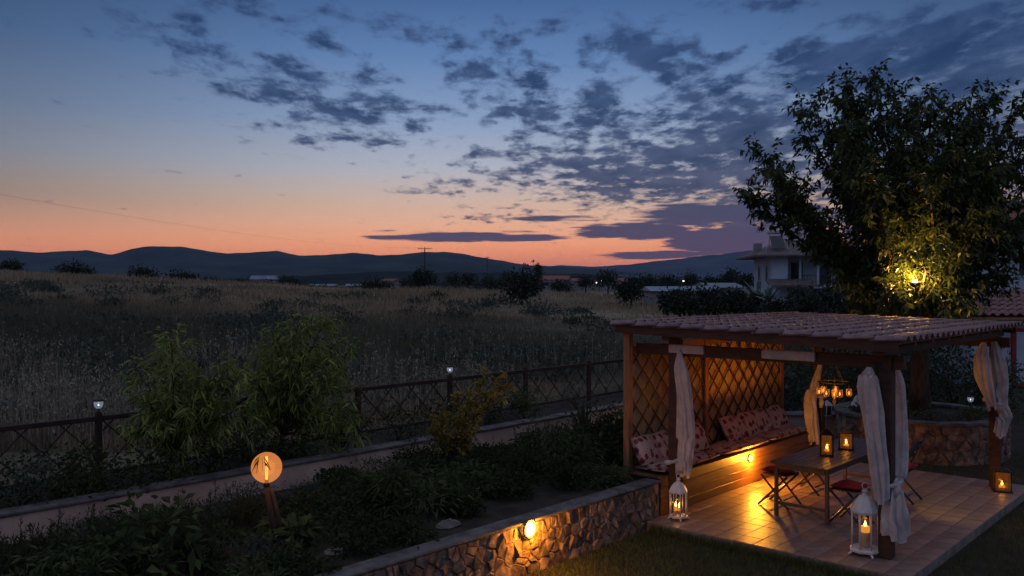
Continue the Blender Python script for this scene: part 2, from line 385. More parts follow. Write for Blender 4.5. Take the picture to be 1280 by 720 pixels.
def weeds(N, g):        # a strip of darker green weeds lying across the field, and blotches of them
    f = N.math('SUBTRACT', N.dot(g, (FWD[0], FWD[1], 0)), float(CAM @ FWD)); r = N.dot(g, (RGT[0] * .05, RGT[1] * .05, 0))
    nz = N.noise(N.xyz(N.math('MULTIPLY', f, .16), r), 1.0, 5, .6)
    f2 = N.math('ADD', f, N.math('MULTIPLY', N.math('SUBTRACT', nz, .5), 26.))
    nb = N.noise(g, .22, 5, .65)
    strip = N.math('MULTIPLY', N.smooth(f2, 17, 23), N.smooth(f2, 34, 46, 1, 0))
    return N.math('MAXIMUM', N.math('MULTIPLY', strip, .8), N.math('MULTIPLY', N.smooth(nb, .52, .64), .75))
def build_ground():
    rings = np.concatenate([np.linspace(.5, 26, 86), np.geomspace(26.5, 16000, 150)]); na = 420
    # finer in front, coarse behind
    q = np.linspace(-1, 1, na, endpoint=False); ang = PI * (.25 * q + .75 * q ** 3)
    A, Rr = np.meshgrid(ang, rings); X = CAM[0] + Rr * (FWD[0] * np.cos(A) + RGT[0] * np.sin(A)); Y = CAM[1] + Rr * (FWD[1] * np.cos(A) + RGT[1] * np.sin(A))
    V = np.stack([X, Y, terrain_z(X, Y)], -1).reshape(-1, 3); i, j = np.meshgrid(np.arange(len(rings) - 1), np.arange(na), indexing='ij')
    a = i * na + j; b = i * na + (j + 1) % na; c = a + na; d = b + na
    T = np.concatenate([np.stack([a, b, d], -1).reshape(-1, 3), np.stack([a, d, c], -1).reshape(-1, 3)])
    m = bpy.data.materials.new('field_soil_and_grass'); m.use_nodes = True; N = NT(m.node_tree); bs = m.node_tree.nodes['Principled BSDF']
    g = N.new('ShaderNodeNewGeometry').outputs['Position']
    n1 = N.smooth(N.noise(g, .035, 6, .6), .42, .6); n2 = N.smooth(N.noise(g, .6, 6, .65), .3, .7)
    c1 = N.mix(n1, (.16, .13, .095), (.32, .255, .18)); c1 = N.mix(N.math('MULTIPLY', n2, .5), c1, (.085, .075, .045)); c1 = N.mix(weeds(N, g), c1, (.045, .045, .032))
    dist = N.new('ShaderNodeVectorMath', operation='LENGTH'); N.put(dist.inputs[0], g)
    far = N.smooth(dist.outputs['Value'], 160, 420)
    c2 = N.mix(N.smooth(N.noise(g, .006, 6, .6), .4, .62), (.03, .038, .028), (.11, .09, .06))
    N.put(bs.inputs['Base Color'], N.mix(far, c1, c2)); bs.inputs['Roughness'].default_value = 1; bs.inputs['Specular IOR Level'].default_value = .05
    bn = N.new('ShaderNodeBump'); N.put(bn.inputs['Height'], N.noise(g, 3, 6, .7)); bn.inputs['Strength'].default_value = .6; bn.inputs['Distance'].default_value = .2; N.l.new(bn.outputs[0], bs.inputs['Normal'])
    o = bulk('field', V, T, m); o.data.polygons.foreach_set('use_smooth', [True] * len(o.data.polygons)); tag(o, 'wide sloping field of dry grass reaching to the plain', kind='structure')
build_ground()

def hills(name, label, d0, dc, d1, sk, col, seed, s0=-1.25, s1=1.25, spur=.5):
    rng = np.random.default_rng(seed); ns, nd = 520, 46
    s = np.linspace(s0, s1, ns); dl = np.concatenate([np.linspace(d0, dc, 34), np.linspace(dc, d1, 13)[1:]])
    px = s * F + 640; y = np.interp(px, [a for a, _ in sk], [b for _, b in sk])
    for f, amp in ((40, .9), (90, .55), (210, .35)): y = y + amp * np.sin(s * f + rng.uniform(0, 6)) * np.sin(s * f * .37 + rng.uniform(0, 6))
    crest = CAMZ + (HOR - y) * dc / F
    Sg, Dg = np.meshgrid(s, dl); t = np.where(Dg <= dc, (Dg - d0) / (dc - d0), (d1 - Dg) / (d1 - dc)); t = np.clip(t, 0, 1)
    nz = sum(a * np.sin(Sg * f * 1.0 + p1 + Dg * .0011 * g) * np.sin(Dg * .0023 * g + p2 + Sg * f * .3) for a, f, g, p1, p2 in [(1, 22, 1, rng.uniform(0, 6), rng.uniform(0, 6)), (.6, 51, 2.1, rng.uniform(0, 6), rng.uniform(0, 6)), (.4, 97, 4, rng.uniform(0, 6), rng.uniform(0, 6))])
    Z = -4 + (crest + 4) * (t ** 1.25 + spur * .22 * nz * t * (1 - t) * 2)
    k = CAM[None, None, :] + RGT * (Sg * Dg)[..., None] + FWD * Dg[..., None]
    V = np.concatenate([k, Z[..., None]], -1).reshape(-1, 3); i, j = np.meshgrid(np.arange(len(dl) - 1), np.arange(ns - 1), indexing='ij')
    a = i * ns + j; T = np.concatenate([np.stack([a, a + 1, a + ns + 1], -1).reshape(-1, 3), np.stack([a, a + ns + 1, a + ns], -1).reshape(-1, 3)])
    m = mat(name + '_scrub', col, 1, tuple(c * .45 for c in col), .004, coords='Object', spec=0, detail=8)
    o = bulk(name, V, T, m); o.data.polygons.foreach_set('use_smooth', [True] * len(o.data.polygons)); tag(o, label, kind='structure')
hills('hill_range', 'long wooded hill range along the horizon', 3300, 5200, 7000,
      [(-900, 330), (-300, 318), (0, 313), (60, 315.5), (108, 312.5), (137, 318), (165, 310), (190, 307.5), (225, 309), (255, 313), (282, 317), (318, 315.5), (347, 314), (372, 319), (405, 318), (442, 315.5), (472, 319.5), (505, 318), (530, 315), (555, 315), (585, 319), (620, 325), (665, 331), (740, 336), (800, 342), (900, 352), (2200, 354)], (.05, .058, .04), 3)
hills('far_mountain', 'pale blue mountain rising far behind the white house', 6500, 9000, 12000,
      [(-900, 345), (300, 345), (640, 336), (700, 332), (745, 333), (790, 331), (830, 326), (860, 321), (890, 318), (930, 314.5), (980, 310), (1060, 314), (1200, 322), (1500, 318), (2200, 330)], (.06, .065, .06), 5)
hills('foothill', 'low dark wooded foothill at the edge of the plain', 1500, 2100, 2900,
      [(-900, 352), (0, 346), (200, 350), (380, 346), (430, 341), (480, 339), (560, 340), (650, 343), (720, 342), (780, 346), (860, 350), (2200, 352)], (.03, .034, .026), 9)

# ---------------------------------------------------------------- garden levels
def slab(name, a, b, m, label):
    return tag(MB().box(a, b).build(name, m), label, kind='structure')
slab('lawn', (-14, -9, -.5), (13, 2.9, -.12), SOIL, 'short lawn around the patio')
slab('back_lawn', (5.0, 2.901, -.5), (13, 6.40, -.121), SOIL, 'lawn behind the patio')
slab('lower_bed', (-14, 3.1, -.5), (4.99, 6.40, .43), SOIL, 'soil of the lower planting bed')
slab('upper_bed', (-14, 6.62, -.5), (12.9, 7.9, .70), SOIL, 'soil of the upper planting bed')
# pale rendered retaining wall between the two beds
w = thing('retaining_wall', 'low pale rendered retaining wall running between the two planting beds', 'wall', (-3, 6.5, .43))
MB().box((-14, 6.40, .2), (9.2, 6.60, .725)).build('wall_body', PALEWALL, w)
b = MB(); b.box((-14, 6.37, .727), (9.2, 6.63, .762), bev=.008); b.build('coping', COPING, w)

# stones cut as voronoi cells
def cells(Lx, Hy, n, seed, ax=1.):
    rng = np.random.default_rng(seed); nx = max(2, int(math.sqrt(n * Lx / Hy * ax))); ny = max(2, int(round(n / nx)))
    pts = np.array([((i + .5 + rng.uniform(-.5, .5) + .25 * (j % 2)) * Lx / nx, (j + .5 + rng.uniform(-.42, .42)) * Hy / ny) for i in range(nx) for j in range(ny) if rng.random() > .24])
    out = []
    for i, p in enumerate(pts):
        poly = [(0, 0), (Lx, 0), (Lx, Hy), (0, Hy)]
        dd = ((pts - p) ** 2).sum(1); near = np.argsort(dd)[1:18]
        for q in pts[near]:
            mx = (p + q) / 2; nn = q - p; nn = nn / np.linalg.norm(nn); mx = mx - nn * .0035
            new = []
            for k in range(len(poly)):
                a, c = np.array(poly[k]), np.array(poly[(k + 1) % len(poly)]); sa, sc = (a - mx) @ nn, (c - mx) @ nn
                if sa <= 0: new.append(tuple(a))
                if (sa < 0) != (sc < 0) and abs(sa - sc) > 1e-9: new.append(tuple(a + (c - a) * sa / (sa - sc)))
            poly = new
            if len(poly) < 3: break
        if len(poly) >= 3: out.append((p, poly))
    return out
def stone_set(parent, Lx, Hy, n, seed, place, m=STONE, ax=1.):     # place(s, t, depth) -> world
    rng = np.random.default_rng(seed + 50)
    for p, poly in cells(Lx, Hy, n, seed, ax):
        pr = rng.uniform(.006, .036); c = np.mean(poly, 0); sh = rng.uniform(.72, .86); tilt = rng.normal(0, .022, 2)
        k = len(poly); back = [place(*q, -.02) for q in poly]; mid = [place(*q, pr * .55) for q in poly]
        fr = []
        for q in poly:
            z = c + (np.array(q) - c) * sh; fr.append(place(z[0], z[1], pr + (z - c) @ tilt * 6))
        f = [tuple(2 * k + i for i in range(k))]
        for r in (0, k):
            for i in range(k): f.append((r + i, r + (i + 1) % k, r + k + (i + 1) % k, r + k + i))
        MB().add(back + mid + fr, f).build('stone', m, parent)
# rubble stone wall, in line with the bench
w = thing('stone_wall', 'low rubble stone wall holding the planting bed, in line with the bench', 'wall', (-3.6, 2.95, -.12))
MB().box((-8.0, 2.90, -.4), (-.27, 3.10, .46)).build('mortar_core', MORTAR, w)
b = MB(); b.box((-8.0, 2.862, .462), (-.27, 3.11, .492), bev=.008); b.build('coping', COPING, w)
stone_set(w, 7.7, .575, 360, 11, lambda s, t, e: (-8.0 + s, 2.90 - e, -.125 + t), ax=2.2)

# ---------------------------------------------------------------- patio
PU0, PU1, PV0, PV1 = -.55, 5.12, -.40, 2.92
pt = MB().box((PU0 + .01, PV0 + .01, -.35), (PU1 - .01, PV1, -.022)).build('patio', GROUT); tag(pt, 'raised tiled patio floor under the pergola', kind='structure')
b = MB(); b.box((PU0 - .03, PV0 - .03, -.30), (PU0 + .008, PV1, -.012)); b.box((PU0 + .010, PV0 - .03, -.30), (PU1 + .03, PV0 + .008, -.012)); b.box((PU1 - .008, PV0 + .010, -.30), (PU1 + .03, PV1, -.012)); b.build('edge_course', KERB, pt)
nu, nv = 21, 13; tu, tv = (PU1 - PU0 + .06) / nu, (PV1 - PV0 + .03) / nv
tm = MB().box((-tu / 2 + .004, -tv / 2 + .004, -.02), (tu / 2 - .004, tv / 2 - .004, 0), bev=.003).mesh('floor_tile', FLOOR)
for i in range(nu):
    for j in range(nv):
        o = bpy.data.objects.new('floor_tile', tm); o.location = (PU0 - .03 + tu * (i + .5), PV0 - .03 + tv * (j + .5), random.uniform(-.0015, .0015)); link(o, pt)

# ---------------------------------------------------------------- pergola
PG = thing('pergola', 'dark wood pergola with a low clay tiled roof and lattice back', 'pergola', (2.38, 1.4, 0))
UL, VL = 4.76, 2.80
def roof_z(v): return 2.47 + (v + .24) * .021
posts = {'front': (0, 0), 'left': (0, VL), 'right': (UL, 0), 'back': (UL, VL)}
for k, (x, y) in posts.items():
    MB().box((x - .072, y - .072, 0.), (x + .072, y + .072, roof_z(y) - .145), bev=.008).build('post', WOOD, PG)
for y in (0, VL): MB().box((-.26, y - .06, roof_z(y) - .144), (UL + .26, y + .06, roof_z(y) - .046), bev=.006).build('beam', WOOD, PG)
for x in (0, UL):   # deep header on the short sides
    MB().box((x - .045, -.20, 2.17), (x + .045, -.074, 2.32), bev=.006).build('header', WOOD, PG)
    MB().box((x - .045, .074, 2.17), (x + .045, VL - .074, 2.32), bev=.006).build('header', WOOD, PG)
    MB().box((x - .045, VL + .074, 2.17), (x + .045, 3.42, 2.32), bev=.006).build('header', WOOD, PG)
rz = lambda x0, x1, y0, y1, t0, t1: [(x0, y0, roof_z(y0) + t0), (x1, y0, roof_z(y0) + t0), (x1, y1, roof_z(y1) + t0), (x0, y1, roof_z(y1) + t0), (x0, y0, roof_z(y0) + t1), (x1, y0, roof_z(y0) + t1), (x1, y1, roof_z(y1) + t1), (x0, y1, roof_z(y1) + t1)]
BF = [(3, 2, 1, 0), (4, 5, 6, 7), (0, 1, 5, 4), (1, 2, 6, 5), (2, 3, 7, 6), (3, 0, 4, 7)]
for k in range(9):
    x = -.22 + k * (UL + .44) / 8; MB().add(rz(x - .03, x + .03, -.18, 3.52, -.045, .0), BF).build('rafter', LIGHTWOOD if k else WOOD, PG)
rd = MB().add(rz(-.27, UL + .27, -.22, 3.58, .001, .022), BF).build('roof', LIGHTWOOD, PG)
MB().add(rz(-.30, -.272, -.22, 3.60, -.09, .05), BF).build('fascia', WOOD, PG)
MB().add(rz(UL + .272, UL + .30, -.22, 3.60, -.09, .05), BF).build('fascia', WOOD, PG)
# clay barrel tiles, laid in courses that run down to the open side
NC, NR = 26, 11; cw = (UL + .66) / NC; rl = 3.95 / NR
def tile_mesh(w, L, m, name='tile'):
    prof = []; 
    for k in range(9):
        a = k / 8; x = (a - .5) * w * 1.04
        z = .045 * math.sin(PI * min(a / .62, 1.)) if a < .62 else -.018 * math.sin(PI * (a - .62) / .38)
        prof.append((x, z))
    b = MB(); vs = []
    for y, dz in ((-L / 2, .030), (L / 2, .004)):
        vs += [(x, y, z + dz) for x, z in prof] + [(x, y, z + dz - .014) for x, z in prof]
    n = 9; fs = []
    for k in range(n - 1):
        fs += [(k, k + 1, 2 * n + k + 1, 2 * n + k), (n + k + 1, n + k, 3 * n + k, 3 * n + k + 1), (k + 1, k, n + k, n + k + 1)]
    b.add(vs, fs, True); return b.mesh(name, m)
tmesh = tile_mesh(cw, rl * 1.12, TILE)
for i in range(NC):
    for j in range(NR):
        y = -.30 + rl * (j + .5); o = bpy.data.objects.new('tile', tmesh)
        o.location = (-.33 + cw * (i + .5) + random.uniform(-.004, .004), y, roof_z(y) + .032 + random.uniform(-.003, .004)); o.rotation_euler = (.021 + random.uniform(-.012, .012), random.uniform(-.02, .02), random.uniform(-.012, .012))
        link(o, rd)
# lattice screen behind the bench
LV, LU0, LU1, LZ0, LZ1 = 3.45, -.20, 4.58, .58, 2.28
sc = MB(); sc.box((LU0, LV - .03, 2.19), (LU1, LV + .03, LZ1)); sc.box((LU0, LV - .03, LZ0 - .05), (LU1, LV + .03, LZ0 + .03)); sc = sc.build('lattice_screen', LIGHTWOOD, PG)
for x in (LU0, 1.9, LU1): MB().box((x - .05, LV - .045, -.1 if x != 1.9 else LZ0 + .03), (x + .05, LV + .045, roof_z(LV) - .047)).build('screen_post', LIGHTWOOD, sc)
b = MB(); x = LU0 + .06
while x < LU1 - .06:
    r = random.uniform(.010, .016); b.tube([(x, LV + .022 + random.uniform(-.003, .003), LZ0 + .03), (x, LV + .022, 2.19)], r, 6, cap=False); x += 2 * r + .001
tag(b.build('reed_panel', REED, sc), kind='stuff')
DG = .335
for sgn in (1, -1):
    k = -8
    while k < 22:
        c0 = LU0 + k * DG
        # line u = c0 + sgn*(z - LZ0), clipped to the screen
        z0, z1 = LZ0 + .03, 2.19
        if sgn == 1: a0 = max(z0, LZ0 + (LU0 + .05 - c0)); a1 = min(z1, LZ0 + (LU1 - .05 - c0))
        else: a0 = max(z0, LZ0 - (LU1 - .05 - c0)); a1 = min(z1, LZ0 - (LU0 + .05 - c0))
        if a1 - a0 > .12:
            u0, u1 = c0 + sgn * (a0 - LZ0), c0 + sgn * (a1 - LZ0); yy = LV - .008 if sgn == 1 else LV - .020
            w_ = .011; dxx = w_ * .707
            vs = []
            for yo in (yy, yy - .011): vs += [(u0 - dxx, yo, a0 + sgn * dxx), (u0 + dxx, yo, a0 - sgn * dxx), (u1 + dxx, yo, a1 - sgn * dxx), (u1 - dxx, yo, a1 + sgn * dxx)]
            MB().add(vs, [(0, 1, 2, 3), (7, 6, 5, 4), (0, 4, 5, 1), (1, 5, 6, 2), (2, 6, 7, 3), (3, 7, 4, 0)]).build('slat', WOOD, sc)
        k += 1
# rolled white blinds fixed under the header of the short side
for (a, c) in ((837, 880), (953, 1019)):
    def vh(px):
        k = (px - 640) / F; dd = (-.06 - CAM[0]) / (RGT[0] * k + FWD[0]); p = wp(px, dd, 0); return p[1]
    y1, y0 = vh(a), vh(c)
    o = MB(); o.box((-.082, y0, 2.205), (-.047, y1, 2.325), bev=.012); o.build('rolled_blind', CLOTH, PG)

# ---------------------------------------------------------------- curtains
def curtain(label, pts, folds=7, tie=None, seed=0):
    # pts: (px, py, d, rx, ry)
    P = [wpy(a, b_, d) for a, b_, d, _, _ in pts]; R = [(q[3], q[4]) for q in pts]
    tt = np.linspace(0, 1, len(P)); t2 = np.linspace(0, 1, 26); P = np.array(P); Rr = np.array(R)
    P2 = np.stack([np.interp(t2, tt, P[:, k]) for k in range(3)], 1); R2 = np.stack([np.interp(t2, tt, Rr[:, k]) for k in range(2)], 1)
    for _ in range(2):
        P2[1:-1] = (P2[:-2] + 2 * P2[1:-1] + P2[2:]) / 4; R2[1:-1] = (R2[:-2] + 2 * R2[1:-1] + R2[2:]) / 4
    t = thing('curtain', label, 'curtain', P[-1], 'white curtains tied to the pergola posts')
    fold = lambda th, i: 1 + (.14 + .008 * i) * math.sin(folds * th + seed + .35 * math.sin(i * .31 + seed)) + .09 * math.sin((folds * 2 - 3) * th + i * .23 + seed * 2) + .06 * math.sin(3 * th + i * .55 + seed) + .035 * math.sin(23 * th + i * 1.3)
    mb = MB(); nn = 72; mb.tube(list(P2), [tuple(r) for r in R2], nn, cap=False, fold=fold)
    for i in range(20, 26):        # an uneven hem
        for k in range(nn):
            v_ = mb.v[i * nn + k]; th = 2 * PI * k / nn; mb.v[i * nn + k] = (v_[0], v_[1], v_[2] + (i - 19) / 6 * (.035 * math.sin(2 * th + seed) + .018 * math.sin(folds * th + seed + 1.)))
    mb.build('drape', CLOTH, t)
    if tie is not None:
        px, py, d, r = tie; c = wpy(px, py, d); b = MB()
        n = 18; ring = [(c[0] + r * math.cos(2 * PI * k / n), c[1] + r * math.sin(2 * PI * k / n), c[2] + .03 * math.sin(2 * PI * k / n + seed)) for k in range(n + 1)]
        b.tube(ring, [.030 + .008 * math.sin(k * 1.7) for k in range(n + 1)], 7); 
        k0 = c + np.array([-.06, -.09, 0]); b.tube([k0 + (0, 0, .03), k0 + (-.02, -.02, -.06), k0 + (-.01, 0, -.16)], [(.03, .02), (.045, .025), (.03, .012)], 8)
        b.build('tie_sash', CLOTH, t)
    return t
dF, dL, dR, dB = 9.90, 9.904 + VL * .6757, 9.904 + UL * .7372, 9.904 + UL * .7372 + VL * .6757
curtain('white curtain on the front post, on its table side above the tall white lantern', [(1087, 459, dF, .025, .03), (1085, 475, dF, .11, .07), (1091, 520, dF, .10, .075), (1099, 580, dF - .05, .085, .075), (1103, 628, dF - .08, .06, .05)], seed=1)
curtain('white curtain on the front post with a flared loose end below its tie', [(1117, 455, dF + .25, .03, .03), (1122, 480, dF + .25, .085, .07), (1125, 540, dF + .2, .08, .07), (1124, 598, dF + .05, .075, .06), (1119, 608, dF - .05, .06, .05), (1118, 640, dF - .1, .11, .08), (1119, 672, dF - .1, .125, .09)], tie=(1113, 603, dF, .115), seed=2)
curtain('narrow white curtain on the post at the left end of the bench', [(849, 438, dL - .15, .02, .02), (851, 462, dL - .15, .09, .06), (856, 500, dL - .15, .085, .06), (858, 548, dL - .15, .10, .065), (856, 575, dL - .15, .08, .055), (857, 593, dL - .15, .06, .05)], tie=(843, 576, dL, .115), seed=3)
curtain('white curtain hanging straight on the back post, at the far end of the bench', [(1027, 449, dB - .1, .02, .02), (1022, 470, dB - .1, .06, .05), (1013, 497, dB - .15, .085, .06), (1014, 525, dB - .15, .095, .06), (1018, 553, dB - .15, .08, .05)], tie=(1022, 497, dB, .115), seed=4)
curtain('white curtain on the post by the dark box lantern, its left half', [(1230, 428, dR - .1, .03, .03), (1227, 450, dR - .12, .10, .07), (1231, 475, dR - .12, .095, .07), (1238, 500, dR - .12, .06, .05), (1241, 510, dR - .12, .05, .04)], seed=5)
curtain('white curtain on the post by the dark box lantern, knotted with hanging ends', [(1243, 427, dR - .05, .03, .03), (1248, 455, dR - .1, .10, .07), (1252, 480, dR - .1, .095, .07), (1251, 505, dR - .1, .07, .06), (1256, 520, dR - .1, .10, .06), (1250, 545, dR - .1, .085, .06)], tie=(1243, 503, dR, .13), seed=6)

# ---------------------------------------------------------------- bench and cushions
BV = 2.885; BU0, BU1 = -.24, 4.70; BT = .53
bn = thing('bench', 'long built-in wooden bench along the lattice screen', 'bench', (2.2, 3.15, 0))
for k in range(4): MB().box((BU0, BV, .002 + k * .128), (BU1, BV + .03, .002 + k * .128 + .124), bev=.004).build('front_board', BENCHWOOD, bn)
MB().box((BU0 + .005, BV + .032, .0), (BU1 - .005, 3.39, BT - .032)).build('carcass', WOOD, bn)
for k in range(5): MB().box((BU0 - .02, BV - .02 + k * .102, BT - .030), (BU1 + .02, BV - .02 + k * .102 + .098, BT), bev=.004).build('seat_board', BENCHWOOD, bn)
# floral cloth: red and plum poppies printed on cream
def floral():
    m = bpy.data.materials.new('floral_print'); m.use_nodes = True; N = NT(m.node_tree); bs = m.node_tree.nodes['Principled BSDF']
    g = N.new('ShaderNodeTexCoord').outputs['Object']
    def flowers(scale, rad, off):
        mp = N.new('ShaderNodeMapping'); N.put(mp.inputs[0], g); mp.inputs['Location'].default_value = off
        wv = N.new('ShaderNodeVectorMath', operation='ADD'); N.put(wv.inputs[0], mp.outputs[0])
        nz = N.new('ShaderNodeTexNoise'); nz.inputs['Scale'].default_value = 22; N.put(nz.inputs['Vector'], g)
        sc_ = N.new('ShaderNodeVectorMath', operation='SCALE'); N.put(sc_.inputs[0], nz.outputs['Color']); sc_.inputs['Scale'].default_value = .05; N.put(wv.inputs[1], sc_.outputs[0])
        v = N.new('ShaderNodeTexVoronoi'); N.put(v.inputs['Vector'], wv.outputs[0]); v.inputs['Scale'].default_value = scale; v.inputs['Randomness'].default_value = .7
        return N.smooth(v.outputs['Distance'], rad, rad + .06, 1, 0), v.outputs['Color']
    a, ca = flowers(8.5, .36, (0, 0, 0)); b_, _ = flowers(8.5, .12, (0, 0, 0)); c_, _ = flowers(17, .24, (.3, .2, .1))
    c = N.mix(N.math('MULTIPLY', c_, .75), (.46, .34, .30), (.27, .15, .13))
    sep = N.new('ShaderNodeSeparateColor'); N.put(sep.inputs[0], ca)
    red = N.mix(sep.outputs[0], (.17, .035, .045), (.27, .075, .07)); c = N.mix(a, c, red); c = N.mix(b_, c, (.05, .012, .02))
    N.put(bs.inputs['Base Color'], c); bs.inputs['Roughness'].default_value = .95; bs.inputs['Specular IOR Level'].default_value = .1
    return m
FLORAL = floral()
def pad(name, w, h, t, m, parent, M, n=9, seed=0, pinch=.55):        # a stuffed cushion in local axes: w along x, h along y, t thick
    b = MB(); rng = random.Random(seed); ph = [rng.uniform(0, 6) for _ in range(4)]
    for side in (1, -1):
        vs = []; fs = []
        for i in range(n):
            for j in range(n):
                a, c = 2 * i / (n - 1) - 1, 2 * j / (n - 1) - 1
                e = max(0, (1 - abs(a) ** 3.2)) ** pinch * max(0, (1 - abs(c) ** 3.2)) ** pinch
                cx = a * (1 - .05 * c * c) * w / 2; cy = c * (1 - .05 * a * a) * h / 2
                z = side * (t / 2 * e + .004) + .012 * math.sin(3 * a + ph[0]) * math.sin(2.4 * c + ph[1]) * e
                vs.append(tuple(M @ Vector((cx, cy, z))))
        for i in range(n - 1):
            for j in range(n - 1):
                q = (i * n + j, (i + 1) * n + j, (i + 1) * n + j + 1, i * n + j + 1); fs.append(q if side == 1 else q[::-1])
        b.add(vs, fs, True)
    k = n * n; rim = [i * n for i in range(n)] + [(n - 1) * n + j for j in range(1, n)] + [i * n + n - 1 for i in range(n - 2, -1, -1)] + [j for j in range(n - 2, 0, -1)]
    b.f += [(rim[i], rim[(i + 1) % len(rim)], k + rim[(i + 1) % len(rim)], k + rim[i]) for i in range(len(rim))]; b.sm += [True] * len(rim)
    return b.build(name, m, parent)
MT = Matrix.Translation; RX = lambda a: Matrix.Rotation(a, 4, 'X'); RY = lambda a: Matrix.Rotation(a, 4, 'Y'); RZ = lambda a: Matrix.Rotation(a, 4, 'Z')
seat_lab = ['floral seat cushion at the lantern end of the bench, under the narrow curtain', 'floral seat cushion in the middle of the bench above the lit lamp', 'floral seat cushion at the far end of the bench']
for k, (a, c) in enumerate(((-.2, 1.42), (1.46, 3.05), (3.09, 4.64))):
    o = pad('seat_cushion', c - a, .50, .11, FLORAL, None, MT(((a + c) / 2, 3.13, BT + .062)), 13, k, .28); tag(o, seat_lab[k], 'cushion', 'seat cushions on the bench')
pil = [(.02, 'floral pillow at the lantern end of the bench, left of the narrow curtain', 0.0), (.46, 'floral pillow partly behind the narrow curtain', .15), (1.32, 'floral pillow standing alone just right of the narrow curtain', -.1), (2.45, 'first of the four floral pillows in a row beyond the gap', .06), (3.0, 'second of the four floral pillows in a row beyond the gap', -.08), (3.52, 'third of the four floral pillows in a row beyond the gap', .1), (4.12, 'floral pillow at the far end of the bench', -.06)]
for k, (x, lab, rot) in enumerate(pil):
    o = pad('pillow', .54, .42, .16, FLORAL, None, MT((x, 3.29, BT + .285)) @ RZ(rot) @ RX(math.radians(62)), 11, 20 + k); tag(o, lab, 'pillow', 'pillows leaning on the lattice')

# ---------------------------------------------------------------- lamps
def wall_lamp(label, c, W, big):
    t = thing('wall_lamp', label, 'lamp', c); r = .080 if big else .05
    b = MB(); b.lathe((0, 0, 0), [(r * 1.35, .0), (r * 1.35, .016), (r * 1.15, .024), (r * 1.02, .016), (r * 1.02, .0)], 18); b.v = [(c[0] + x, c[1] - z, c[2] + y) for x, y, z in b.v]; b.build('rim', MATS['rubble_stone'] if big else DARKMETAL, t)
    b = MB(); b.lathe((0, 0, 0), [(r, .004), (r * .95, .018), (r * .7, .034), (r * .35, .042), (0, .044)], 18)
    b.v = [(c[0] + x, c[1] - z, c[2] + y) for x, y, z in b.v]; b.build('lens', emit('lens_' + str(big), (1, .60, .14), 12 if big else 8), t)
    light('lamp_light', (c[0], c[1] - .13, c[2]), W, (1, .37, .028), .03, parent=t)
p = pv(660, 2.87, 0); wall_lamp('small lit lamp set into the rubble stone wall', (p[0], 2.852, zrow(p, 661)), 44.0, True)
p = pv(937, BV, 0); wall_lamp('small lit lamp on the wooden front of the bench', (p[0], BV - .002, zrow(p, 573)), 78.0, False)

def candle(label, base, r, h, W, group=None, col=FLAME):
    t = thing('candle', label, 'candle', base, group)
    b = MB(); b.lathe(base, [(0, 0), (r, 0), (r, h * .96), (r * .88, h), (r * .5, h * .97), (0, h * .95)], 14); b.build('wax', WAX, t)
    b = MB(); fz = h * .97; b.lathe(base, [(0, fz), (.011, fz + .010), (.016, fz + .026), (.009, fz + .050), (0, fz + .074)], 10); b.build('flame', emit('flame', (1, .48, .10), 9), t)
    b = MB(); gh = min(.06, h * .45); b.lathe(base, [(r * 1.01, h * .965 - gh), (r * 1.015, h * .95 - gh * .4), (r * 1.01, h * .962), (r * .86, h * 1.004)], 14); b.build('rim_glow_shell', emit('wax_glow', (1, .36, .05), .75), t)  # emission put on the upper wax, standing in for flame light shining through
    light('candle_light', (base[0], base[1], base[2] + fz + .03), W, col, .02, parent=t)
def tall_lantern(name, label, base, h, r, m, n=8, candles=((0, 0, .045, .26, 2.2),), lab2='', feet=True, amber=False, group=None):
    t = thing(name, label, 'lantern', base); bx, by, bz = base; base = np.array(base, float)
    zb, zt = .10 * h, .60 * h
    b = MB(); b.lathe(base, [(0, .05 * h), (r * 1.12, .05 * h), (r * 1.15, .075 * h), (r * 1.02, zb), (0, zb)], n, False); b.build('base_plate', m, t)
    if feet:
        for k in range(4):
            a = PI / 4 + k * PI / 2; b = MB(); dr = np.array([math.cos(a), math.sin(a), 0]); b.tube([base + dr * r * .9 + (0, 0, .055 * h), base + dr * r * 1.15 + (0, 0, .025 * h), base + dr * r * 1.3 + (0, 0, .008)], [.016, .014, .012], 6); b.build('foot', m, t)
    for k in range(n):
        a = 2 * PI * k / n; dr = np.array([math.cos(a), math.sin(a), 0]); b = MB(); b.tube([base + dr * r + (0, 0, zb), base + dr * r + (0, 0, zt)], .0085, 5); b.build('bar', m, t)
        a2 = 2 * PI * (k + 1) / n; dr2 = np.array([math.cos(a2), math.sin(a2), 0]); q = [base + dr * r * .97 + (0, 0, zb), base + dr2 * r * .97 + (0, 0, zb), base + dr2 * r * .97 + (0, 0, zt), base + dr * r * .97 + (0, 0, zt)]
        MB().add(q, [(0, 1, 2, 3)]).build('pane', glass('lantern_glass_amber', (1, .93, .82), .975) if amber else glass('lantern_glass', (.96, .96, .96), .975), t)
    b = MB(); b.lathe(base, [(r * 1.08, zt - .01 * h), (r * 1.12, zt + .02 * h), (r * 1.02, zt + .06 * h), (r * .80, zt + .14 * h), (r * .45, zt + .21 * h), (r * .22, zt + .235 * h), (r * .20, zt + .27 * h), (r * .28, zt + .285 * h), (r * .14, zt + .31 * h), (0, zt + .315 * h)], n, False); b.build('dome', m, t)
    b = MB(); c = base + (0, 0, zt + .36 * h); b.tube([c + np.array([RGT[0], RGT[1], 0]) * .045 * h * math.cos(2 * PI * k / 14) + (0, 0, .045 * h * math.sin(2 * PI * k / 14)) for k in range(15)], .006, 6); b.build('ring', m, t)
    for (ox, oy, cr, ch, W) in candles: candle(lab2, (bx + ox, by + oy, bz + zb), cr, ch, W, group)
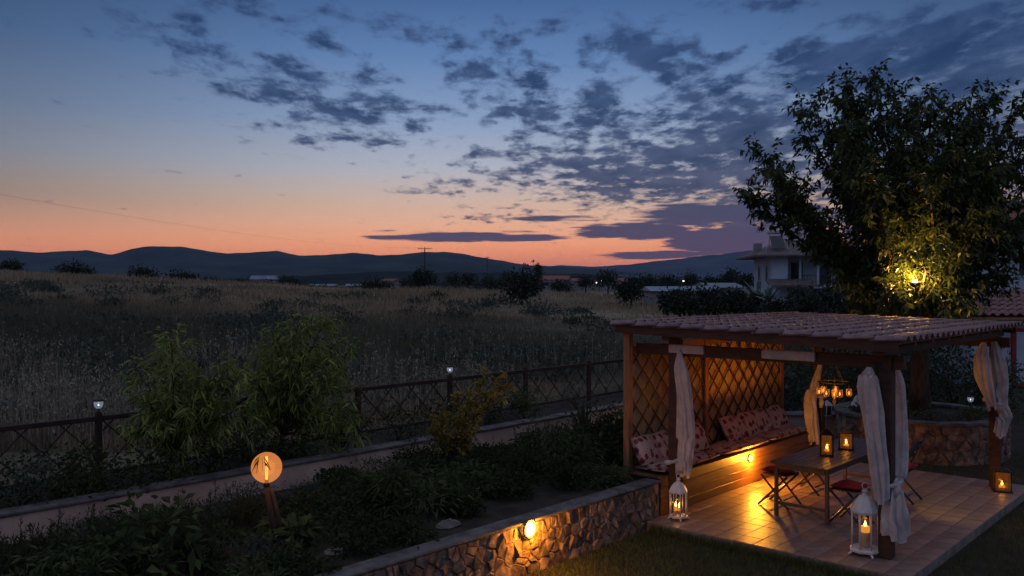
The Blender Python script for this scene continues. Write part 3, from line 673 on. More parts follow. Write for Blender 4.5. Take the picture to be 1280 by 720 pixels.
tall_lantern('floor_lantern', 'tall white cage lantern with a domed top standing by the front post', gp(1082, 693), .83, .155, WHITEMETAL, 8, ((0, 0, .05, .245, 1.5),), 'tall white pillar candle burning in the white cage lantern')
q = gp(848, 649); tall_lantern('floor_lantern', 'white domed lantern at the end of the stone wall, lit from inside', q, .60, .115, WHITEMETAL, 8, ((.03, 0, .022, .09, .8), (-.03, .02, .022, .11, .8)), 'small candle burning in the domed lantern at the wall end', group='candles in the domed lantern')
def box_lantern(label, base, w, h, candW, m=DARKMETAL, lab2='', tall=False, panes=True):
    t = thing('box_lantern', label, 'lantern', base); base = np.array(base, float); M = MT(tuple(base)) @ RZ(math.radians(20))
    MB().box((-w * .6, -w * .6, 0), (w * .6, w * .6, .05 * h), M).build('base_plate', m, t)
    for sx in (-1, 1):
        for sy in (-1, 1): MB().box((sx * w / 2 - .008, sy * w / 2 - .008, .052 * h), (sx * w / 2 + .008, sy * w / 2 + .008, .72 * h), M).build('corner_bar', m, t)
    for k in range(4):
        R = M @ RZ(k * PI / 2); MB().add([tuple(R @ Vector(q)) for q in ((-w / 2 + .008, -w / 2, .06 * h), (w / 2 - .008, -w / 2, .06 * h), (w / 2 - .008, -w / 2, .71 * h), (-w / 2 + .008, -w / 2, .71 * h))], [(0, 1, 2, 3)]).build('pane', glass('amber_glass', (1, .80, .52), .965, (1, .30, .04), .05), t)
        b = MB()
        for s_ in (-.5, 0., .5): b.tube([R @ Vector((s_ * w - .12 * w, -w / 2 - .004, .08 * h)), R @ Vector((s_ * w * .6 + .1 * w, -w / 2 - .006, .4 * h)), R @ Vector((s_ * w - .05 * w, -w / 2 - .004, .70 * h))], .0022, 4)
        b.build('scrollwork', m, t)
    b = MB(); top = [(w * .62, .72 * h), (w * .64, .75 * h), (w * .3, .88 * h if tall else .82 * h), (w * .12, .93 * h if tall else .86 * h), (0, .94 * h if tall else .87 * h)]
    b.lathe((0, 0, 0), [(r_ * 1.2, z) for r_, z in top], 4, False, PI / 4); b.v = [tuple(M @ Vector(v)) for v in b.v]; b.build('lid', m, t)
    b = MB(); b.tube([M @ Vector((.05 * math.cos(a), 0, .90 * h + .05 * math.sin(a))) for a in np.linspace(0, PI, 8)], .005, 5); b.build('handle', m, t)
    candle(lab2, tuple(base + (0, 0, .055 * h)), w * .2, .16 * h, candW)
box_lantern('dark metal box lantern with amber panes on the patio corner', gp(1253, 614), .215, .42, .9, lab2='small candle burning in the dark box lantern on the patio corner')
box_lantern('pointed amber lantern on the table', gp(1034, 569, .752), .155, .40, 1.0, lab2='candle burning in the pointed lantern on the table', tall=True)
box_lantern('square amber lantern on the table, the wider of the two', gp(1058, 561, .752), .18, .32, 1.0, lab2='candle burning in the square lantern on the table')

def chandelier(c):
    t = thing('candle_chandelier', 'hanging ring of candle jars lit above the table', 'chandelier', c)
    R = .21; c = np.array(c, float)
    b = MB(); b.tube([c + (R * math.cos(a), R * math.sin(a), .16) for a in np.linspace(0, 2 * PI, 25)], .010, 6); b.build('ring', DARKMETAL, t)
    top = c + (0, 0, roof_z(c[1]) - c[2])
    for k in range(3):
        a = 2 * PI * k / 3; b = MB(); b.tube([c + (R * math.cos(a), R * math.sin(a), .16), c + (0, 0, .50), top], .005, 4); b.build('chain', DARKMETAL, t)
    for k in range(7):
        a = 2 * PI * k / 7 + .3; q = c + (R * math.cos(a), R * math.sin(a), 0) if k < 6 else c + (0, 0, -.03)
        b = MB(); b.tube([q + (0, 0, .075), q + (0, 0, .16 if k < 6 else .5)], .004, 4); b.build('hanger', DARKMETAL, t)
        b = MB(); b.lathe(q, [(.0, -.045), (.030, -.04), (.042, -.01), (.042, .045), (.036, .07)], 10); j = b.build('jar', glass('jar_glass', (1, .75, .5), .86, (1, .28, .04), .05), t)
        b = MB(); b.lathe(q, [(0, -.02), (.010, -.008), (.013, .006), (.006, .028), (0, .04)], 8); b.build('flame', emit('jar_flame', (1, .40, .07), 2.6), j)
    b = MB(); b.lathe(c, [(0, -.20), (.03, -.13), (.012, -.09), (.03, -.075), (.0, -.07)], 8); b.build('pendant', glass('jar_glass'), t)
    light('chandelier_light', c + (0, 0, .03), 7.0, FLAME, .2, parent=t)
chandelier((2.25, 1.52, 1.56))

def solar(label, p, s=1.):
    t = thing('solar_lamp', label, 'lamp', p); b = MB(); b.lathe(p, [(0, 0), (.03 * s, 0), (.03 * s, .012), (.012 * s, .02), (.012 * s, .05), (0, .05)], 12); b.build('stand', DARKMETAL, t)
    b = MB(); b.lathe(p, [(.02 * s, .052), (.045 * s, .075), (.055 * s, .11), (.05 * s, .14), (.0, .142)], 14); b.build('globe', glass('solar_globe', (.8, .85, .95), .65, (.75, .82, 1), .10), t)
    b = MB(); b.lathe(p, [(.0, .145), (.07 * s, .145), (.072 * s, .158), (.03 * s, .175), (0, .177)], 14); b.build('cap', DARKMETAL, t)
    b = MB(); b.lathe(p, [(0, .085), (.010, .09), (.010, .10), (0, .105)], 8); b.build('diode', emit('white_diode', (.85, .92, 1), 3), t)

# ---------------------------------------------------------------- fence
FV, FT, FG = 7.54, 1.50, .70
fn = thing('lattice_fence', 'brown wooden fence of crossed slats between the garden and the field', 'fence', (-1, FV, FG))
fposts = [-9.78 + 2.003 * k for k in range(9)]
for x in fposts: MB().box((x - .034, FV - .034, FG - .15), (x + .034, FV + .034, FT + .04), bev=.006).build('post', FENCEWOOD, fn)
for x0, x1 in zip(fposts[:-1], fposts[1:]):
    MB().box((x0 + .035, FV - .03, FT - .06), (x1 - .035, FV + .03, FT), bev=.006).build('rail', FENCEWOOD, fn)
    MB().box((x0 + .035, FV - .022, FG + .07), (x1 - .035, FV + .022, FG + .11), bev=.005).build('rail', FENCEWOOD, fn)
    z0, z1 = FG + .11, FT - .06; L = x1 - x0 - .1; hh = z1 - z0
    for sgn in (1, -1):
        for k in range(-1, 4):
            c0 = x0 + .05 + k * .5; a0, a1 = 0., hh
            if sgn == 1: u0, u1 = c0, c0 + hh
            else: u0, u1 = c0 + hh, c0
            # clip to the bay
            f0, f1 = 0., 1.
            for lim, side in ((x0 + .05, -1), (x1 - .05, 1)):
                for _ in (0,):
                    if u1 != u0:
                        tt = (lim - u0) / (u1 - u0)
                        if side * (u1 - u0) > 0: f1 = min(f1, tt)
                        else: f0 = max(f0, tt)
            if f1 - f0 < .15: continue
            A = (u0 + (u1 - u0) * f0, z0 + hh * f0); B = (u0 + (u1 - u0) * f1, z0 + hh * f1); y = FV - .008 if sgn == 1 else FV + .008
            w_ = .011; vs = []
            for yo in (y - .006, y + .006): vs += [(A[0] - w_, yo, A[1]), (A[0] + w_, yo, A[1]), (B[0] + w_, yo, B[1]), (B[0] - w_, yo, B[1])]
            MB().add(vs, [(0, 1, 2, 3), (7, 6, 5, 4), (0, 4, 5, 1), (1, 5, 6, 2), (2, 6, 7, 3), (3, 7, 4, 0)]).build('slat', FENCEWOOD, fn)
solar('small solar lamp lit white on a fence post at the open end of the fence', (fposts[2], FV, FT + .041))
solar('small solar lamp lit white on a fence post behind the yellow-leaved shrub', (fposts[5], FV, FT + .041))

# ---------------------------------------------------------------- table and chairs
TU0, TU1, TV0, TV1, TZ = .76, 3.35, 1.00, 1.80, .745
tb = thing('garden_table', 'long dark slatted garden table under the pergola', 'table', ((TU0 + TU1) / 2, (TV0 + TV1) / 2, 0))
for k in range(9):
    y0 = TV0 + .0 + k * .0889; MB().box((TU0, y0, TZ - .022), (TU1, y0 + .081, TZ), bev=.003).build('top_slat', TABLEWOOD, tb)
b = MB()
for y in (TV0 + .06, TV1 - .06): b.box((TU0 + .1, y - .012, TZ - .10), (TU1 - .1, y + .012, TZ - .024))
for x in (TU0 + .1, TU1 - .1): b.box((x - .012, TV0 + .074, TZ - .10), (x + .012, TV1 - .074, TZ - .024))
b.build('apron', TABLEWOOD, tb)
for x in (TU0 + .10, TU1 - .10):
    for y in (TV0 + .05, TV1 - .05): MB().box((x - .022, y - .022, 0), (x + .022, y + .022, TZ - .101)).build('leg', TABLEWOOD, tb)
    MB().box((x - .012, TV0 + .075, .16), (x + .012, TV1 - .075, .20)).build('stretcher', TABLEWOOD, tb)
def fold_chair(label, x, y, rot, lab2, back=True):
    t = thing('folding_chair' if back else 'folding_stool', label, 'chair' if back else 'stool', (x, y, 0), 'folding seats at the table'); M = MT((x, y, 0)) @ RZ(rot)   # faces +y
    T_ = lambda p: tuple(M @ Vector(p))
    for s in (-.21, .21):
        s2 = s * .88
        b = MB(); b.tube([T_((s, .22, .0)), T_((s, -.02, .44)), *([T_((s, -.27, .90))] if back else [])] if back else [T_((s, .22, 0)), T_((s, -.18, .44))], .016, 6); b.build('leg', TABLEWOOD, t)
        b = MB(); b.tube([T_((s2, -.24, .0)), T_((s2, .19, .44))], .016, 6); b.build('leg', TABLEWOOD, t)
    for k in range(5): MB().box((-.185, -.17 + k * .076, .447), (.185, -.17 + k * .076 + .066, .463), M).build('seat_slat', TABLEWOOD, t)
    for k in range(3 if back else 0):
        z = .62 + k * .09; yb = -.02 - .25 * (z - .44) / .46; MB().box((-.20, yb - .008, z), (.20, yb + .008, z + .065), M).build('back_slat', TABLEWOOD, t)
    b = MB(); b.tube([T_((-.2, .155, .12)), T_((.2, .155, .12))], .010, 6); b.tube([T_((-.18, -.14, .10)), T_((.18, -.14, .10))], .010, 6); b.build('stretcher', TABLEWOOD, t)
    o = pad('chair_cushion', .40, .40, .07, REDCLOTH, None, M @ MT((0, 0, .50)), 9, int(x * 10)); tag(o, lab2, 'cushion', 'red cushions on the chairs')
fold_chair('folding stool on the bench side of the table, beside the lit lamp', 1.45, 1.98, PI, 'red cushion on the folding stool beside the lit bench lamp', False)
fold_chair('folding stool on the bench side of the table, at its far half', 2.5, 1.98, PI, 'red cushion on the folding stool at the far bench side', False)
fold_chair('folding stool on the open side of the table, behind the tall white lantern', 1.15, .86, 0, 'red cushion on the folding stool behind the tall white lantern', False)
fold_chair('folding chair at the far half of the table, beyond the front post', 2.9, .80, 0, 'red cushion on the folding chair beyond the front post')

# ---------------------------------------------------------------- globe lamp on a log stake
g0 = pv(344, 4.35, .43); gd = (g0[:2] - CAM) @ FWD; gc = wpy(333, 584.5, gd)
t = thing('globe_lamp', 'glowing amber globe lamp on a leaning log stake in the planting bed', 'lamp', g0)
b = MB(); top = gc - (0, 0, .20); b.tube([g0 + (.02, -.02, -.05), (g0 + top) / 2 + (.006, 0, 0), top], [.040, .035, .030], 9); b.build('log', LOG, t)
b = MB(); b.tube([g0 + np.array([.09, -.08, -.05]), top + (.035, -.03, -.03)], [.026, .02], 7); b.build('log', LOG, t)
b = MB(); b.lathe(top, [(.0, 0), (.03, 0), (.03, .02), (.02, .05), (.02, .075), (0, .075)], 12); b.build('fitting', DARKMETAL, t)
GR = .158
b = MB(); b.lathe(gc, [(GR * math.sin(PI * k / 16), -GR * math.cos(PI * k / 16)) for k in range(17)], 28); b.build('globe', glass('globe_glass', (1, .9, .75), .97, (1, .33, .075), .30), t)
b = MB(); b.tube([gc - (0, 0, .125), gc, gc + (0, 0, .115)], [.012, .017, .012], 8); b.build('filament_tube', emit('filament', (1, .47, .10), 1.6), t)
light('globe_light', gc, 2.2, (1, .42, .08), .1, parent=t)
NS = 9
P = np.repeat((gc + (0, 0, .17))[None], NS, 0) + RNG.normal(0, .02, (NS, 3)); P[:, :2] -= FWD * (GR + .03)
a_ = np.linspace(-.9, .9, NS); D = np.stack([RGT[0] * np.sin(a_), RGT[1] * np.sin(a_), -np.cos(a_) * 1.0 + .0], 1)
P += D * .02; leaves('hanging_leaf_sprig', P, D, .115, .016, L_DARK, t, .45)

# ---------------------------------------------------------------- shrubs of the garden
GB = 'shrubs of the lower bed'; GU = 'shrubs of the upper bed'
rs = random.Random(3)
def near(x):
    for lim, w_ in ((160, ' at the open end of the garden'), (270, ' left of the globe lamp'), (400, ' close to the globe lamp'), (500, ' between globe lamp and yellow-leaved shrub'), (610, ' beside the yellow-leaved shrub'), (690, ' near the lit wall lamp'), (2000, ' near the pergola')):
        if x < lim: return w_
def bed_row(v, px0, px1, step, zz, hr, rr, kinds, grp, where, n=900):
    x = px0
    while x < px1:
        vv = v + rs.uniform(-.25, .25); p = pv(x, vv, zz); h = rs.uniform(*hr); r = rs.uniform(*rr); k = rs.choice(kinds)
        if 290 < x < 400 and v < 5.2: h = .16
        if k == 'dark': shrub('low_shrub', 'low dark leafy shrub ' + where + near(x), 'shrub', p, r, h, n, L_DARK, .07, .03, grp, clumps=18)
        elif k == 'mid': shrub('leafy_shrub', 'soft shrub with pointed leaves ' + where + near(x), 'shrub', p, r, h, n, L_MID, .12, .028, grp, up=.2, droop=.35)
        elif k == 'tall': shrub('broadleaf_plant', 'taller plant with broad drooping leaves ' + where + near(x), 'shrub', p, r * .8, h * 1.35, 260, L_MID, .19, .07, grp, up=.5, droop=.5, clumps=10, stems=6)
        elif k == 'spike': spikes(p, r, h, grp, where + near(x))
        elif k == 'grey': shrub('grey_shrub', 'fine-leaved grey-green shrub ' + where + near(x), 'shrub', p, r, h, n + 200, L_GREY, .055, .014, grp, up=.9)
        x += step * rs.uniform(.7, 1.3)
def spikes(p, r, h, grp, where):
    t = thing('upright_herb', 'upright spiky herb clump ' + where, 'shrub', p, grp); n = 46; Ps = []; Ds = []; b = MB(); p = np.array(p)
    for k in range(n):
        a = rs.uniform(0, 2 * PI); rr = r * math.sqrt(rs.random()); o = p + np.array([math.cos(a) * rr, math.sin(a) * rr, 0]); tip = o + np.array([math.cos(a) * rr * .35, math.sin(a) * rr * .35, h * rs.uniform(.6, 1.1)])
        b.tube([o, tip], [.005, .002], 4)
        m_ = 40; f = RNG.uniform(.1, 1, m_)[:, None]; Ps.append(o + (tip - o) * f); d_ = RNG.normal(size=(m_, 3)); d_[:, 2] = abs(d_[:, 2]) + .8; Ds.append(d_)
    leaves('foliage', np.concatenate(Ps), np.concatenate(Ds), .055, .010, L_DARK, t, 0); b.build('stem', BARK, t)
bed_row(5.7, -30, 690, 55, .43, (.16, .32), (.28, .40), ['dark', 'spike', 'dark', 'grey'], GB, 'against the pale wall')
bed_row(5.0, -30, 730, 58, .43, (.32, .52), (.34, .48), ['spike', 'dark', 'spike', 'tall'], GB, 'in mid-bed')
bed_row(4.3, 90, 780, 58, .43, (.34, .56), (.30, .45), ['mid', 'tall', 'mid', 'dark', 'grey'], GB, 'at the bed front')
bed_row(3.65, 330, 800, 60, .43, (.2, .38), (.24, .36), ['mid', 'dark', 'mid'], GB, 'along the stone coping')
bed_row(7.0, -30, 760, 55, .70, (.25, .6), (.30, .46), ['dark', 'mid', 'grey', 'dark'], GU, 'below the fence', 420)
p = pv(75, 7.0, .70); shrub('round_shrub', 'dense rounded shrub beside the pale wall at the open end of the fence', 'shrub', p, .55, .55, 1100, L_DARK, .07, .035)

def sprig_tree(name, label, base, tips, m, L, Wd, nleaf, trunk=.02, droop=.5, spread=.22, cat='tree', group=None, twigs=9, up=.25):
    base = np.array(base, float); t = thing(name, label, cat, base, group); b = MB(); Ps = []; Ds = []
    fork = base + np.array([0, 0, (np.mean([q[2] for q in tips]) - base[2]) * .28])
    b.tube([base - (0, 0, .05), fork], [trunk, trunk * .8], 7)
    for q in tips:
        q = np.array(q, float); mid = fork * .5 + q * .5 + np.array([*RNG.normal(0, .05, 2), .12 * (q[2] - fork[2])]); cv = [fork, fork * .55 + mid * .45 + (0, 0, .03), mid, q * .6 + mid * .4, q]
        b.tube(cv, [trunk * .7, trunk * .55, trunk * .42, trunk * .3, trunk * .12], 5)
        cv = np.array(cv)
        for k in range(twigs):
            f = RNG.uniform(.25, 1) * 4; i = min(int(f), 3); o = cv[i] + (cv[i + 1] - cv[i]) * (f - i); dr = unit(RNG.normal(size=3) + np.array([0, 0, up]) + unit(q - fork) * .9); ln = spread * RNG.uniform(.5, 1.3); e = o + dr * ln
            b.tube([o, e], [trunk * .14 + .001, .0012], 3, cap=False)
            n = nleaf; ff = RNG.uniform(.1, 1, n)[:, None]; Ps.append(o + (e - o) * ff + RNG.normal(0, .012, (n, 3))); Ds.append(dr * .7 + RNG.normal(size=(n, 3)) * .75)
    b.build('trunk', BARK, t); return leaves('crown', np.concatenate(Ps), np.concatenate(Ds), L, Wd, m, t, droop), t
def tips_px(pts, d, jit): return [wpy(x, y, d + rs.uniform(-jit, jit)) for x, y in pts]
q = pv(215, 7.05, .7); dq = (q[:2] - CAM) @ FWD
sprig_tree('young_peach_tree', 'bushy young peach tree with drooping narrow leaves, the shorter of the pair by the fence', q, tips_px([(175, 470), (185, 500), (200, 450), (214, 432), (228, 455), (243, 470), (262, 478), (255, 505), (178, 530), (205, 520), (235, 530), (270, 530), (222, 490), (285, 462), (300, 478), (300, 510), (278, 500)], dq, .5), L_PEACH, .135, .026, 13, .026, .65, .34, group='young peach trees', twigs=19)
q = pv(352, 7.05, .7); dq = (q[:2] - CAM) @ FWD
sprig_tree('young_peach_tree', 'bushy young peach tree with drooping narrow leaves, the taller of the pair by the fence', q, tips_px([(408, 398), (392, 410), (372, 408), (350, 412), (345, 430), (335, 448), (420, 428), (432, 445), (385, 440), (365, 460), (325, 470), (400, 470), (425, 480), (345, 495), (380, 505), (415, 515), (330, 520), (440, 520), (310, 490), (430, 550), (300, 455)], dq, .5), L_PEACH, .135, .026, 13, .03, .65, .34, group='young peach trees', twigs=19)
q = pv(562, 4.9, .43); dq = (q[:2] - CAM) @ FWD
sprig_tree('yellow_leaved_shrub', 'slender shrub with small yellowing leaves on upright branches', q, tips_px([(640, 468), (625, 475), (610, 470), (600, 490), (622, 500), (590, 500), (570, 500), (575, 525), (553, 515), (545, 540), (600, 530), (560, 550), (585, 555), (540, 525)], dq, .35), L_YEL, .055, .030, 16, .017, .1, .14, cat='shrub', twigs=18, up=.6)
def rosette(name, label, base, n, L, Wd, m, up=.7, cat='plant', group=None):
    t = thing(name, label, cat, base, group); base = np.array(base, float)
    for k in range(n):
        a = k * 2.4 + rs.uniform(-.2, .2); e = rs.uniform(.25, 1.35) * up + .15; d = np.array([math.cos(a) * math.cos(e), math.sin(a) * math.cos(e), math.sin(e)]); sd = np.array([-math.sin(a), math.cos(a), 0]); l = L * rs.uniform(.75, 1.15); nr = np.cross(d, sd)
        vs = []
        for f, w_ in ((0, .5), (.35, 1.), (.75, .7), (1, .02)):
            c = base + d * l * f + np.array([0, 0, -l * .18 * f * f]); vs += [c - sd * Wd / 2 * w_ - nr * Wd * .12 * w_, c + nr * Wd * .1 * w_, c + sd * Wd / 2 * w_ - nr * Wd * .12 * w_]
        fs = []
        for r in range(3):
            for c in range(2): fs.append((r * 3 + c, r * 3 + c + 1, r * 3 + c + 4, r * 3 + c + 3))
        MB().add(vs, fs, True).build('leaf', m, t)
    b = MB(); b.tube([base - (0, 0, .05), base + (0, 0, .12 * L)], [.05 * L + .01, .03 * L + .008], 7); b.build('stem', BARK, t); return t
rosette('yucca', 'dark spiky yucca beside the lattice screen post', pv(733, 5.2, .44), 46, .85, .055, L_DARK, 1.0)
rosette('yucca', 'smaller spiky yucca below the pale wall near the pergola', pv(700, 5.7, .44), 26, .5, .045, L_DARK, 1.0)
p = pv(760, 4.3, .43); shrub('bushy_shrub', 'tall dark bushy shrub against the left end of the pergola', 'shrub', p, .6, .85, 1500, L_DARK, .08, .035)
p = pv(690, 4.6, .43); shrub('bushy_shrub', 'dark bushy shrub between the yuccas and the stone wall', 'shrub', p, .5, .6, 1000, L_MID, .10, .03, up=.2, droop=.3)
def rock(label, p, s, seed):
    rng = random.Random(seed); b = MB(); vs = []; n, m_ = 9, 6
    for i in range(m_ + 1):
        for k in range(n):
            th = PI * i / m_; a = 2 * PI * k / n; r = 1 + rng.uniform(-.16, .16); vs.append((p[0] + s[0] * r * math.sin(th) * math.cos(a), p[1] + s[1] * r * math.sin(th) * math.sin(a), p[2] + s[2] * r * math.cos(th)))
    fs = [(i * n + k, i * n + (k + 1) % n, (i + 1) * n + (k + 1) % n, (i + 1) * n + k) for i in range(m_) for k in range(n)]
    tag(b.add(vs, fs).build('rock', ROCK), label, 'rock', 'rocks in the planting bed')
rock('large pale rock lying at the foot of the globe lamp', gp(372, 706, .45), (.17, .12, .075), 1)
rock('small flat pale rock in the bed above the stone wall', gp(418, 690, .45), (.13, .09, .05), 2)
rock('pale rock under the yellow-leaved shrub', gp(560, 657, .45), (.16, .1, .06), 3)

# ---------------------------------------------------------------- planter, tree and the far side of the patio
TC = wp(1150, 17.0, 0); PR = 1.55
w = thing('stone_planter', 'round rubble stone planter ring around the big tree', 'planter', (TC[0], TC[1], -.12))
b = MB(); b.lathe((TC[0], TC[1], 0), [(PR - .2, -.3), (PR - .02, -.3), (PR - .02, .60), (PR - .2, .60), (PR - .2, -.3)], 56, False); b.build('mortar_core', MORTAR, w)
b = MB(); b.lathe((TC[0], TC[1], 0), [(PR - .24, .602), (PR + .045, .602), (PR + .045, .65), (PR - .24, .65), (PR - .24, .602)], 56, False); b.build('coping', COPING, w)
acam = math.atan2(CAM[1] - TC[1], CAM[0] - TC[0])
def arc(s, t, e):
    a = acam - 1.75 + s / PR; r = PR - .02 + e; return (TC[0] + r * math.cos(a), TC[1] + r * math.sin(a), -.125 + t)
stone_set(w, 3.5 * PR, .72, 170, 23, arc, ax=1.0)
b = MB(); b.lathe((TC[0], TC[1], 0), [(0, .57), (PR - .21, .56)], 40); tag(b.build('planter_soil', SOIL, w))
for k in range(9):
    a = acam - 1.2 + k * .3; r = PR - .45; shrub('planter_plant', 'small leafy plant inside the round stone planter', 'plant', (TC[0] + r * math.cos(a), TC[1] + r * math.sin(a), .56), .24, .26, 160, rs.choice([L_MID, L_GREY]), .08, .03, 'plants in the planter', clumps=6, stems=2)
p = wp(1217, 16.0, 0); solar('small solar lamp lit white in the planter by the right post', (TC[0] + (p[0] - TC[0]) * .95, TC[1] + (p[1] - TC[1]) * .95, .90), 1.0)
MB().tube([(TC[0] + (p[0] - TC[0]) * .95, TC[1] + (p[1] - TC[1]) * .95, .5), (TC[0] + (p[0] - TC[0]) * .95, TC[1] + (p[1] - TC[1]) * .95, .90)], .012, 6).build('stake', DARKMETAL, bpy.data.objects['solar_lamp.002'])

def big_tree():
    TD = 17.0; t = thing('mulberry_tree', 'large spreading leafy tree lit from inside by a warm lamp', 'tree', (TC[0], TC[1], .56)); b = MB(); Ps = []; Ds = []
    base = np.array([TC[0], TC[1], .5]); fork = wpy(1150, 392, TD)
    b.tube([base, base * .6 + fork * .4 + (.05, .02, 0), fork], [.24, .17, .17], 12)
    outl = [(938, 238, 0), (950, 190, .3), (962, 205, -.6), (975, 250, -.3), (1000, 135, .2), (1012, 112, -.5), (1040, 98, .5), (1062, 92, -.2), (1092, 88, .3), (1118, 100, -.8), (1140, 118, .9), (1165, 104, .2), (1192, 122, -.6), (1217, 96, .1), (1240, 112, .6), (1265, 124, -.3), (1290, 150, .2), (1305, 200, -.4), (1300, 250, .5), (1285, 300, 0), (1250, 335, -.3), (1005, 262, .4), (1030, 296, -.2), (1052, 325, .3), (1070, 352, -.6)]
    outl = [(x_, y_ + (13 if y_ < 160 else 4), d_) for x_, y_, d_ in outl]
    inner = [(rs.uniform(1040, 1260), rs.uniform(155, 330), rs.uniform(-2.2, 2.2)) for _ in range(44)]
    low = [(rs.uniform(1075, 1215), rs.uniform(335, 388), rs.uniform(-1.7, 1.5)) for _ in range(24)]
    for (x, y, dd) in outl + inner + low:
        q = wpy(x, y, TD + dd); v = q - fork
        mid = fork + v * .5 + np.array([0, 0, -.10 * np.linalg.norm(v[:2]) + .06]) + RNG.normal(0, .10, 3)
        cv = np.array([fork, fork * .5 + mid * .5 + RNG.normal(0, .05, 3), mid, mid * .45 + q * .55 + RNG.normal(0, .05, 3), q]); L = np.linalg.norm(v)
        b.tube(list(cv), [.05 + .008 * L, .04 + .004 * L, .034, .022, .007], 6)
        for k in range(int(22 + 11 * L)):
            f = (RNG.uniform(.10, 1) ** .75) * 4; i = min(int(f), 3); o = cv[i] + (cv[i + 1] - cv[i]) * (f - i)
            dr = unit(RNG.normal(size=3) * .9 + unit(v) * .9 + np.array([0, 0, .15])); ln = RNG.uniform(.22, .62); e = o + dr * ln; b.tube([o, e], [.006, .002], 3, cap=False)
            n = 16; ff = RNG.uniform(.15, 1.05, n)[:, None]; Ps.append(o + (e - o) * ff + RNG.normal(0, .02, (n, 3))); Ds.append(dr * .5 + RNG.normal(size=(n, 3)) * .7 + np.array([0, 0, -.35]))
    Ps = np.concatenate(Ps); Ds = np.concatenate(Ds); lamp = wpy(1144, 350, 15.5)      # the leaves are trimmed away round the floodlight
    k = (np.linalg.norm(Ps - lamp, axis=1) > .34) & (np.linalg.norm(Ps - lamp - np.array([-FWD[0] * .5, -FWD[1] * .5, 0]), axis=1) > .34)
    b.build('trunk', BARK, t); leaves('crown', Ps[k], Ds[k], .135, .058, L_TREE, t, .35)
    return t
big_tree()
# floodlight strapped in the tree
fp = wpy(1144, 352, 15.6); t = thing('tree_floodlight', 'small warm floodlight shining up through the tree crown', 'lamp', fp)
b = MB(); b.lathe(fp, [(0, -.10), (.05, -.095), (.11, -.02), (.115, -.018), (.052, -.082), (0, -.088)], 16); b.build('housing', DARKMETAL, t)  # bowl shaped to keep the bulb's light off the pergola roof
b = MB(); b.lathe(fp, [(0, -.04), (.03, -.03), (.042, .0), (.03, .03), (0, .042)], 14); b.build('bulb', emit('flood_lens', (1, .74, .32), 16), t)
b = MB(); b.tube([fp - (0, 0, .10), wpy(1149, 385, 16.6)], [.015, .02], 6); b.build('bracket', DARKMETAL, t)
light('flood_light', fp + (0, 0, .055), 250, (1, .52, .10), .11, parent=t)

# hedge and shrubs behind the patio
GH = 'shrubs behind the patio'
for k, (x, d, h, r, lab) in enumerate([(1010, 20, 1.5, 1.2, 0), (1050, 22.5, 1.3, 1.3, 1), (1095, 20.5, 1.7, 1.2, 0), (1200, 20, 1.9, 1.1, 0), (1225, 21.5, 1.3, .9, 1), (985, 19.5, 1.0, .8, 1), (1120, 24, 2.6, 1.6, 0), (1160, 25, 2.7, 1.6, 0), (1200, 24.5, 2.5, 1.3, 0), (1070, 25, 2.3, 1.6, 0), (1020, 25, 2.2, 1.6, 0), (1145, 20.5, 1.6, 1.2, 1)]):
    shrub('garden_shrub', ['dark round shrub ', 'loose grey-green shrub '][lab] + ['behind the far end of the bench', 'behind the hanging candle ring', 'left of the planter behind the table', 'right of the tree trunk behind the planter', 'between the planter and the white outbuilding', 'beside the low pale wall', 'in the back hedge left of the tree trunk', 'in the back hedge behind the tree trunk', 'in the back hedge near the outbuilding', 'in the back hedge above the pale garden wall', 'in the back hedge behind the bench end', 'just behind the planter under the tree'][k], 'shrub', wp(x, d, -.12), r, h, 1500, [L_DARK, L_GREY][lab], .12, .05, GH, clumps=26)
p = wp(1035, 17.2, -.12)
for (x, y, lab) in ((1034, 534, 'white unlit lantern on the low wall behind the table, the squat one'), (1071, 526, 'white unlit lantern on the low wall behind the table, the pointed one')):
    q = wp(x, 17.6, .46); tl = thing('garden_lantern', lab, 'lantern', q); b = MB(); b.lathe(q, [(0, 0), (.10, 0), (.10, .02), (0, .02)], 4, False, .3); b.build('base_plate', WHITEMETAL, tl)
    for a in range(4): th = a * PI / 2 + .3; b = MB(); b.tube([q + (.085 * math.cos(th), .085 * math.sin(th), .021), q + (.085 * math.cos(th), .085 * math.sin(th), .21)], .012, 5); b.build('bar', WHITEMETAL, tl)
    hh = .30 if 'squat' in lab else .40
    b = MB(); b.lathe(q, [(.12, .21), (.11, .23), (.03, hh), (0, hh + .03)], 4, False, .3); b.build('roof', WHITEMETAL, tl)
    MB().box((q[0] - .06, q[1] - .06, .021 + q[2]), (q[0] + .06, q[1] + .06, .20 + q[2])).build('pane', WINDOW, tl)
a0, a1 = wp(965, 17.9, 0), wp(1100, 17.9, 0); dv = unit(a1 - a0); nv_ = np.array([-dv[1], dv[0], 0])
w = thing('garden_wall', 'low pale wall behind the table carrying white lanterns', 'wall', (a0 + a1) / 2 + (0, 0, -.12))
b = MB(); vs = []
for z in (-.3, .42): vs += [a0 + (0, 0, z) - nv_ * .10, a1 + (0, 0, z) - nv_ * .10, a1 + (0, 0, z) + nv_ * .35, a0 + (0, 0, z) + nv_ * .35]
b.add(vs, BF).build('wall_body', PALEWALL, w); b = MB(); vs = []
for z in (.422, .458): vs += [a0 + (0, 0, z) - nv_ * .14, a1 + (0, 0, z) - nv_ * .14, a1 + (0, 0, z) + nv_ * .39, a0 + (0, 0, z) + nv_ * .39]
b.add(vs, BF).build('coping', COPING, w)

